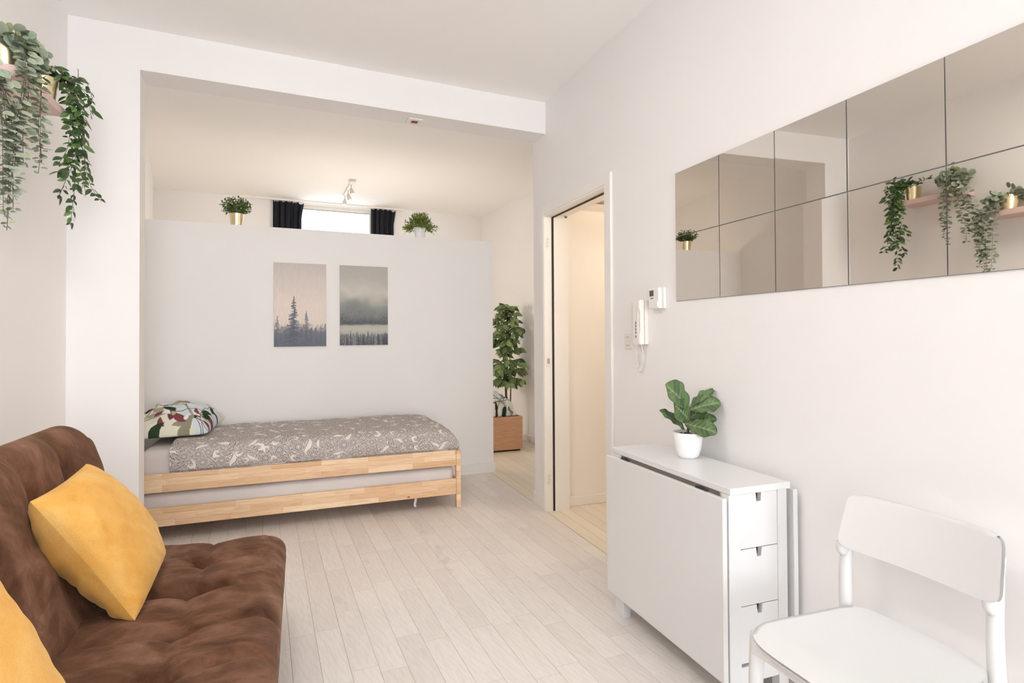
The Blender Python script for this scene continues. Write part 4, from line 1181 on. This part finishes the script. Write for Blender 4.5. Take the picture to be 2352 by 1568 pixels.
# ------------------------------------------------------------------ curtains, rail and spot lamps of the bedroom
def curtain(x0, x1, label, seed, npl):
    nu, nv = 150, 60
    s = np.linspace(0, 1, nu); q = np.linspace(0, 1, nv); Sx, Q = np.meshgrid(s, q, indexing='ij')
    top = 2.905+.010*np.sin(Sx*npl*6.28*1.0+seed)*np.exp(-Q*30)-.012*(Sx > .85)*np.exp(-Q*20)
    Z = top-(top-1.45)*Q
    X = x0+(x1-x0)*(Sx+.0)+.018*np.sin(Q*3)*(Sx-.5)*0-.035*(Sx-.1)*np.clip(Q*8, 0, 1)*np.exp(-Q*0)*.9*(Sx)
    ph = Sx*npl*6.28+seed+.8*np.sin(Q*2.2+Sx*5)
    off = -.065+.020*np.sin(ph)*(1-.25*Q)+.007*np.sin(ph*2.3+1)+.006*np.sin(Q*14+Sx*9)
    Y = back(X, 0)+off
    P = np.stack([X, Y, Z], -1)
    o = gridmesh('curtain', P, 'curtain_cloth'); so = o.modifiers.new('thickness', 'SOLIDIFY'); so.thickness = .003
    tag(o, label, 'curtain', 'curtains at the bedroom window')
curtain(-.305, .045, 'black curtain gathered on the left of the high window', 1.0, 5)
curtain(.862, 1.185, 'black curtain gathered on the right of the high window', 2.4, 5)
rl = thing('curtain_rail', 'white curtain rail fixed under the bedroom ceiling', 'curtain rail', (.3, back(.3, -.06), 2.915))
b = NB(); x0, x1 = -.68, 1.30
prism(b, [(x0, back(x0, -.075)), (x1, back(x1, -.075)), (x1, back(x1, -.05)), (x0, back(x0, -.05))], 2.916, ZC-.001); obj('track', b, 'white_plastic', rl)
for i in range(10):
    x = [-.29, -.22, -.15, -.08, -.01, .88, .95, 1.02, 1.09, 1.16][i]
    b = NB(); tube(b, [(x, back(x, -.062), 2.918), (x, back(x, -.062), 2.895)], .004, 6); obj('glider', b, 'white_plastic', rl)
def spots():
    A, B = Vector((.527, 6.30, 2.9395)), Vector((.488, 7.02, 2.9395)); d = (B-A).normalized()
    t = thing('spotlight_bar', 'white ceiling bar with three small spotlights in the bedroom', 'lamp', (A+B)/2)
    b = NB(); tube(b, [A+Vector((0, 0, -.02)), B+Vector((0, 0, -.02))], .011, 10); obj('bar', b, 'white_lacquer', t, smooth=True, auto=True)
    b = NB(); box(b, A.x-.035, A.y-.02, A.z-.028, A.x+.035, A.y+.08, A.z, .003); obj('mount', b, 'lamp_metal', t)
    for k, (f, tilt) in enumerate(((.14, (.25, -.25, -1)), (.48, (.3, .15, -1)), (.86, (-.1, -.1, -1)))):
        p = A.lerp(B, f)+Vector((0, 0, -.03)); tl = Vector(tilt).normalized(); e = p+Vector((0, 0, -.045))
        b = NB(); tube(b, [p, e], .005, 8); arm = obj('arm', b, 'lamp_metal', t)
        b = NB(); tube(b, [e, e+tl*.02, e+tl*.065], [.012, .020, .026], 16); hd = obj('lamp_head', b, 'lamp_metal', t)
        b = NB(); q = e+tl*.0655; tube(b, [q, q+tl*.003], [.023, .019], 14); obj('bulb', b, 'bulb', hd)
spots()
# sensor under the beam
sx, sy = .724, 3.812
t = thing('ceiling_sensor', 'small square sensor with dark red lens under the beam', 'sensor', (sx, sy, 2.7125))
b = NB(); rm = Matrix.Translation((sx, sy, 0)) @ Matrix.Rotation(R(4), 4, 'Z'); box(b, -.050, -.050, 2.7045, .050, .050, 2.7128, .004, 2, rm); obj('plate', b, 'white_plastic', t)
b = NB(); box(b, -.022, -.018, 2.7010, .022, .018, 2.705, .002, 1, rm); obj('lens', b, 'red_glass', t)

# ------------------------------------------------------------------ oak box, floral cushion and ficus in the bedroom
t = thing('oak_box', 'low oak veneer box beyond the partition with a floral cushion on top', 'box', (1.72, 6.0, 0))
def fb(x, y): return 5.838
b = NB(); box(b, 1.15, 5.84, .018, 2.29, 5.862, .375, .002); obj('front_panel', b, 'oak_veneer', t)
b = NB(); box(b, 2.27, 5.8625, .018, 2.29, 6.17, .375, .002); obj('side_panel', b, 'oak_veneer', t)
b = NB(); box(b, 1.15, 5.8625, .018, 1.17, 6.17, .375, .002); obj('side_panel', b, 'oak_veneer', t)
b = NB(); box(b, 1.17, 6.15, .018, 2.27, 6.17, .375, .002); box(b, 1.17, 5.8625, .33, 2.27, 6.149, .345); obj('inner_board', b, 'oak_veneer', t)
b = NB(); box(b, 1.17, 5.87, 0, 2.27, 6.16, .0178); obj('plinth', b, 'dark_gap', t)
cs = leafprint(120, 120, .6, .3, (240, 236, 230), 4, 60, .015, .045)
o = cushion('floral_cushion', (1.62, 5.87, .40), (2.235, 5.88, .385), (2.22, 6.13, .40), (1.62, 6.13, .42), .15, 'printed_cotton', 120, cs, .42, 0, 2, lambda G: np.concatenate([G[..., :2], np.maximum(G[..., 2:], .3765)], -1), .04, .86)
tag(o, 'white cushion with plum and black leaf print lying on the oak box', 'cushion')
def ficus():
    random.seed(33)
    c = Vector((2.30, 6.30, 0)); root = thing('ficus_tree', 'artificial ficus tree with twin trunks in the bedroom corner', 'tree', c)
    b = NB(); lathe(b, [(0, 0), (.08, 0), (.105, .19), (.098, .19), (.09, .17), (0, .17)], c, 28); obj('pot', b, 'dark_grey', root, smooth=True, auto=True)
    b = NB(); lathe(b, [(0, .004), (.09, 0), (0, -.02)], (c.x, c.y, .172), 20); obj('soil', b, 'soil', root)
    tr = [[(2.28, 6.30, .17), (2.262, 6.29, .5), (2.258, 6.29, .85), (2.27, 6.29, 1.2), (2.28, 6.29, 1.55)], [(2.315, 6.31, .17), (2.318, 6.30, .48), (2.322, 6.30, .66), (2.315, 6.29, .9), (2.29, 6.29, 1.3)]]
    for i, v in enumerate(tr):
        b = NB(); p = bez(v, 8); tube(b, p, [(.016 if i == 0 else .009)*(1-.55*k/len(p)) for k in range(len(p))], 8); obj('trunk', b, 'bark', root, smooth=True)
    lm = [leaf_mesh('leaf', .098, .046, 'ficus_leaf', .18, .18, 'lens', 1.45), leaf_mesh('leaf', .080, .038, 'ficus_leaf', .22, .25, 'lens', 1.35)]
    b = NB(); items = []
    cl = []
    for z in np.linspace(1.06, 1.60, 12):
        w = .20-.10*abs((z-1.28)/.34)**1.3
        for k in range(3): cl.append((z, max(.07, w), k))
    for z in np.linspace(.74, .95, 6):
        for k in range(4): cl.append((z, .25-.25*abs(z-.88), k))
    for z, w, k in cl:
        a = k*2.1+z*9+random.random()*.8
        p0 = Vector((2.272, 6.29, z-.05)); tip = p0+Vector((math.cos(a)*w, math.sin(a)*w*.8, .05+.04*random.random()-(.06 if z < .8 else 0)))
        tip.x = min(tip.x, 2.515); tip.y = min(max(tip.y, 6.22), 6.5) if z < .55 else tip.y
        path = [p0, p0.lerp(tip, .5)+Vector((0, 0, .03)), tip]; tube(b, path, [.003, .002, .001], 5, False)
        for (p, d) in along(bez(path, 6), .034)[1:]:
            for sg in (-1, 1):
                dr = Vector((d.y*sg, -d.x*sg, -.45))*.8+d*.7+rv(.3)+Vector((0, 0, -.35)); nn = Vector((-.3, -.8, .6))+rv(.35)
                m = frame(p, dr, nn, .85+.4*random.random()); e = m @ Vector((.09, 0, 0))
                if e.x > 2.535 or m.translation.x > 2.53: continue
                items.append((random.choice(lm), m))
    obj('twig', b, 'bark', root); random.shuffle(items); spread(root, items, 'ficus_leaf')
ficus()

# ------------------------------------------------------------------ wall devices
def devices():
    X = XR
    t = thing('intercom_phone', 'white intercom handset with button column beside the doorway', 'intercom', (X, 2.53, 1.214))
    b = NB(); box(b, X-.022, 2.472, 1.214, X-.0003, 2.600, 1.437, .004, 2); obj('base', b, 'cream_plastic', t)
    b = NB(); box(b, X-.045, 2.502, 1.212, X-.0225, 2.548, 1.439, .004, 2); body = obj('button_panel', b, 'white_plastic', t)
    b = NB()
    pts = [(X-.024, 1.214), (X-.052, 1.214), (X-.056, 1.25), (X-.046, 1.29), (X-.046, 1.37), (X-.056, 1.405), (X-.052, 1.44), (X-.024, 1.44)]
    extr(b, [(x, 2.474, z) for x, z in pts], (0, .026, 0)); bmesh.ops.bevel(b, geom=b.edges[:], offset=.003, segments=2, affect='EDGES'); obj('handset', b, 'white_plastic', t)
    for k in range(5):
        z = 1.324-.0165*k-(.004 if k == 4 else 0)
        b = NB(); tube(b, [(X-.0448, 2.522, z), (X-.0470, 2.522, z)], [.0058, .0055], 14); bt = obj('button', b, 'dark_grey', body)
        b = NB(); tube(b, [(X-.0469, 2.522, z), (X-.0480, 2.522, z)], [.0035, .003], 12); obj('button_cap', b, 'cream_plastic', bt)
    # coiled cord
    path = []
    key = bez([(X-.030, 2.548, 1.214), (X-.022, 2.552, 1.16), (X-.020, 2.545, 1.11), (X-.020, 2.525, 1.082), (X-.020, 2.505, 1.11), (X-.024, 2.490, 1.16), (X-.035, 2.487, 1.214)], 40)
    b = NB(); N = len(key); pts = []
    for i, p in enumerate(key):
        f = i/N
        r_ = .0055 if .12 < f < .88 else .0008
        d = (key[min(i+1, N-1)]-key[max(i-1, 0)]).normalized(); s = d.cross(Vector((1, 0, 0))).normalized()
        a = i*1.05; pts.append(p+(s*math.cos(a)+Vector((1, 0, 0))*math.sin(a))*r_)
    tube(b, pts, .0017, 6); obj('cord', b, 'white_plastic', t, smooth=True)
    t = thing('thermostat', 'small white thermostat with grey screen left of the mirror tiles', 'thermostat', (X, 2.375, 1.39))
    b = NB(); box(b, X-.012, 2.322, 1.390, X-.0003, 2.425, 1.492, .003, 2); obj('base', b, 'white_plastic', t)
    b = NB(); box(b, X-.034, 2.336, 1.391, X-.0122, 2.424, 1.493, .006, 3); bd = obj('body', b, 'white_plastic', t)
    b = NB(); box(b, X-.0352, 2.378, 1.452, X-.0335, 2.412, 1.481, .0005); obj('screen', b, 'screen_grey', bd)
    b = NB()
    for i in range(6): box(b, X-.0347, 2.381+i*.0042, 1.4395, X-.0338, 2.3835+i*.0042, 1.4445+(.0015 if i == 5 else 0))
    obj('maker_mark', b, 'screen_grey', bd)
    b = NB(); box(b, X-.038, 2.342, 1.40, X-.0335, 2.356, 1.425, .002, 2); obj('dial', b, 'white_gloss', bd)
    t = thing('light_switch', 'flat double light switch low left of the intercom', 'switch', (X, 2.655, 1.186))
    b = NB(); box(b, X-.008, 2.618, 1.188, X-.0003, 2.695, 1.268, .003, 2); obj('plate', b, 'cream_plastic', t)
    for z in (1.1995, 1.2285):
        b = NB(); box(b, X-.0105, 2.632, z, X-.0079, 2.681, z+.026, .001); obj('rocker', b, 'cream_plastic', t)
    for z in (1.206, 1.250):
        b = NB(); box(b, X-.0112, 2.640, z, X-.0102, 2.668, z+.0022); obj('mark', b, 'screen_grey', t)
devices()
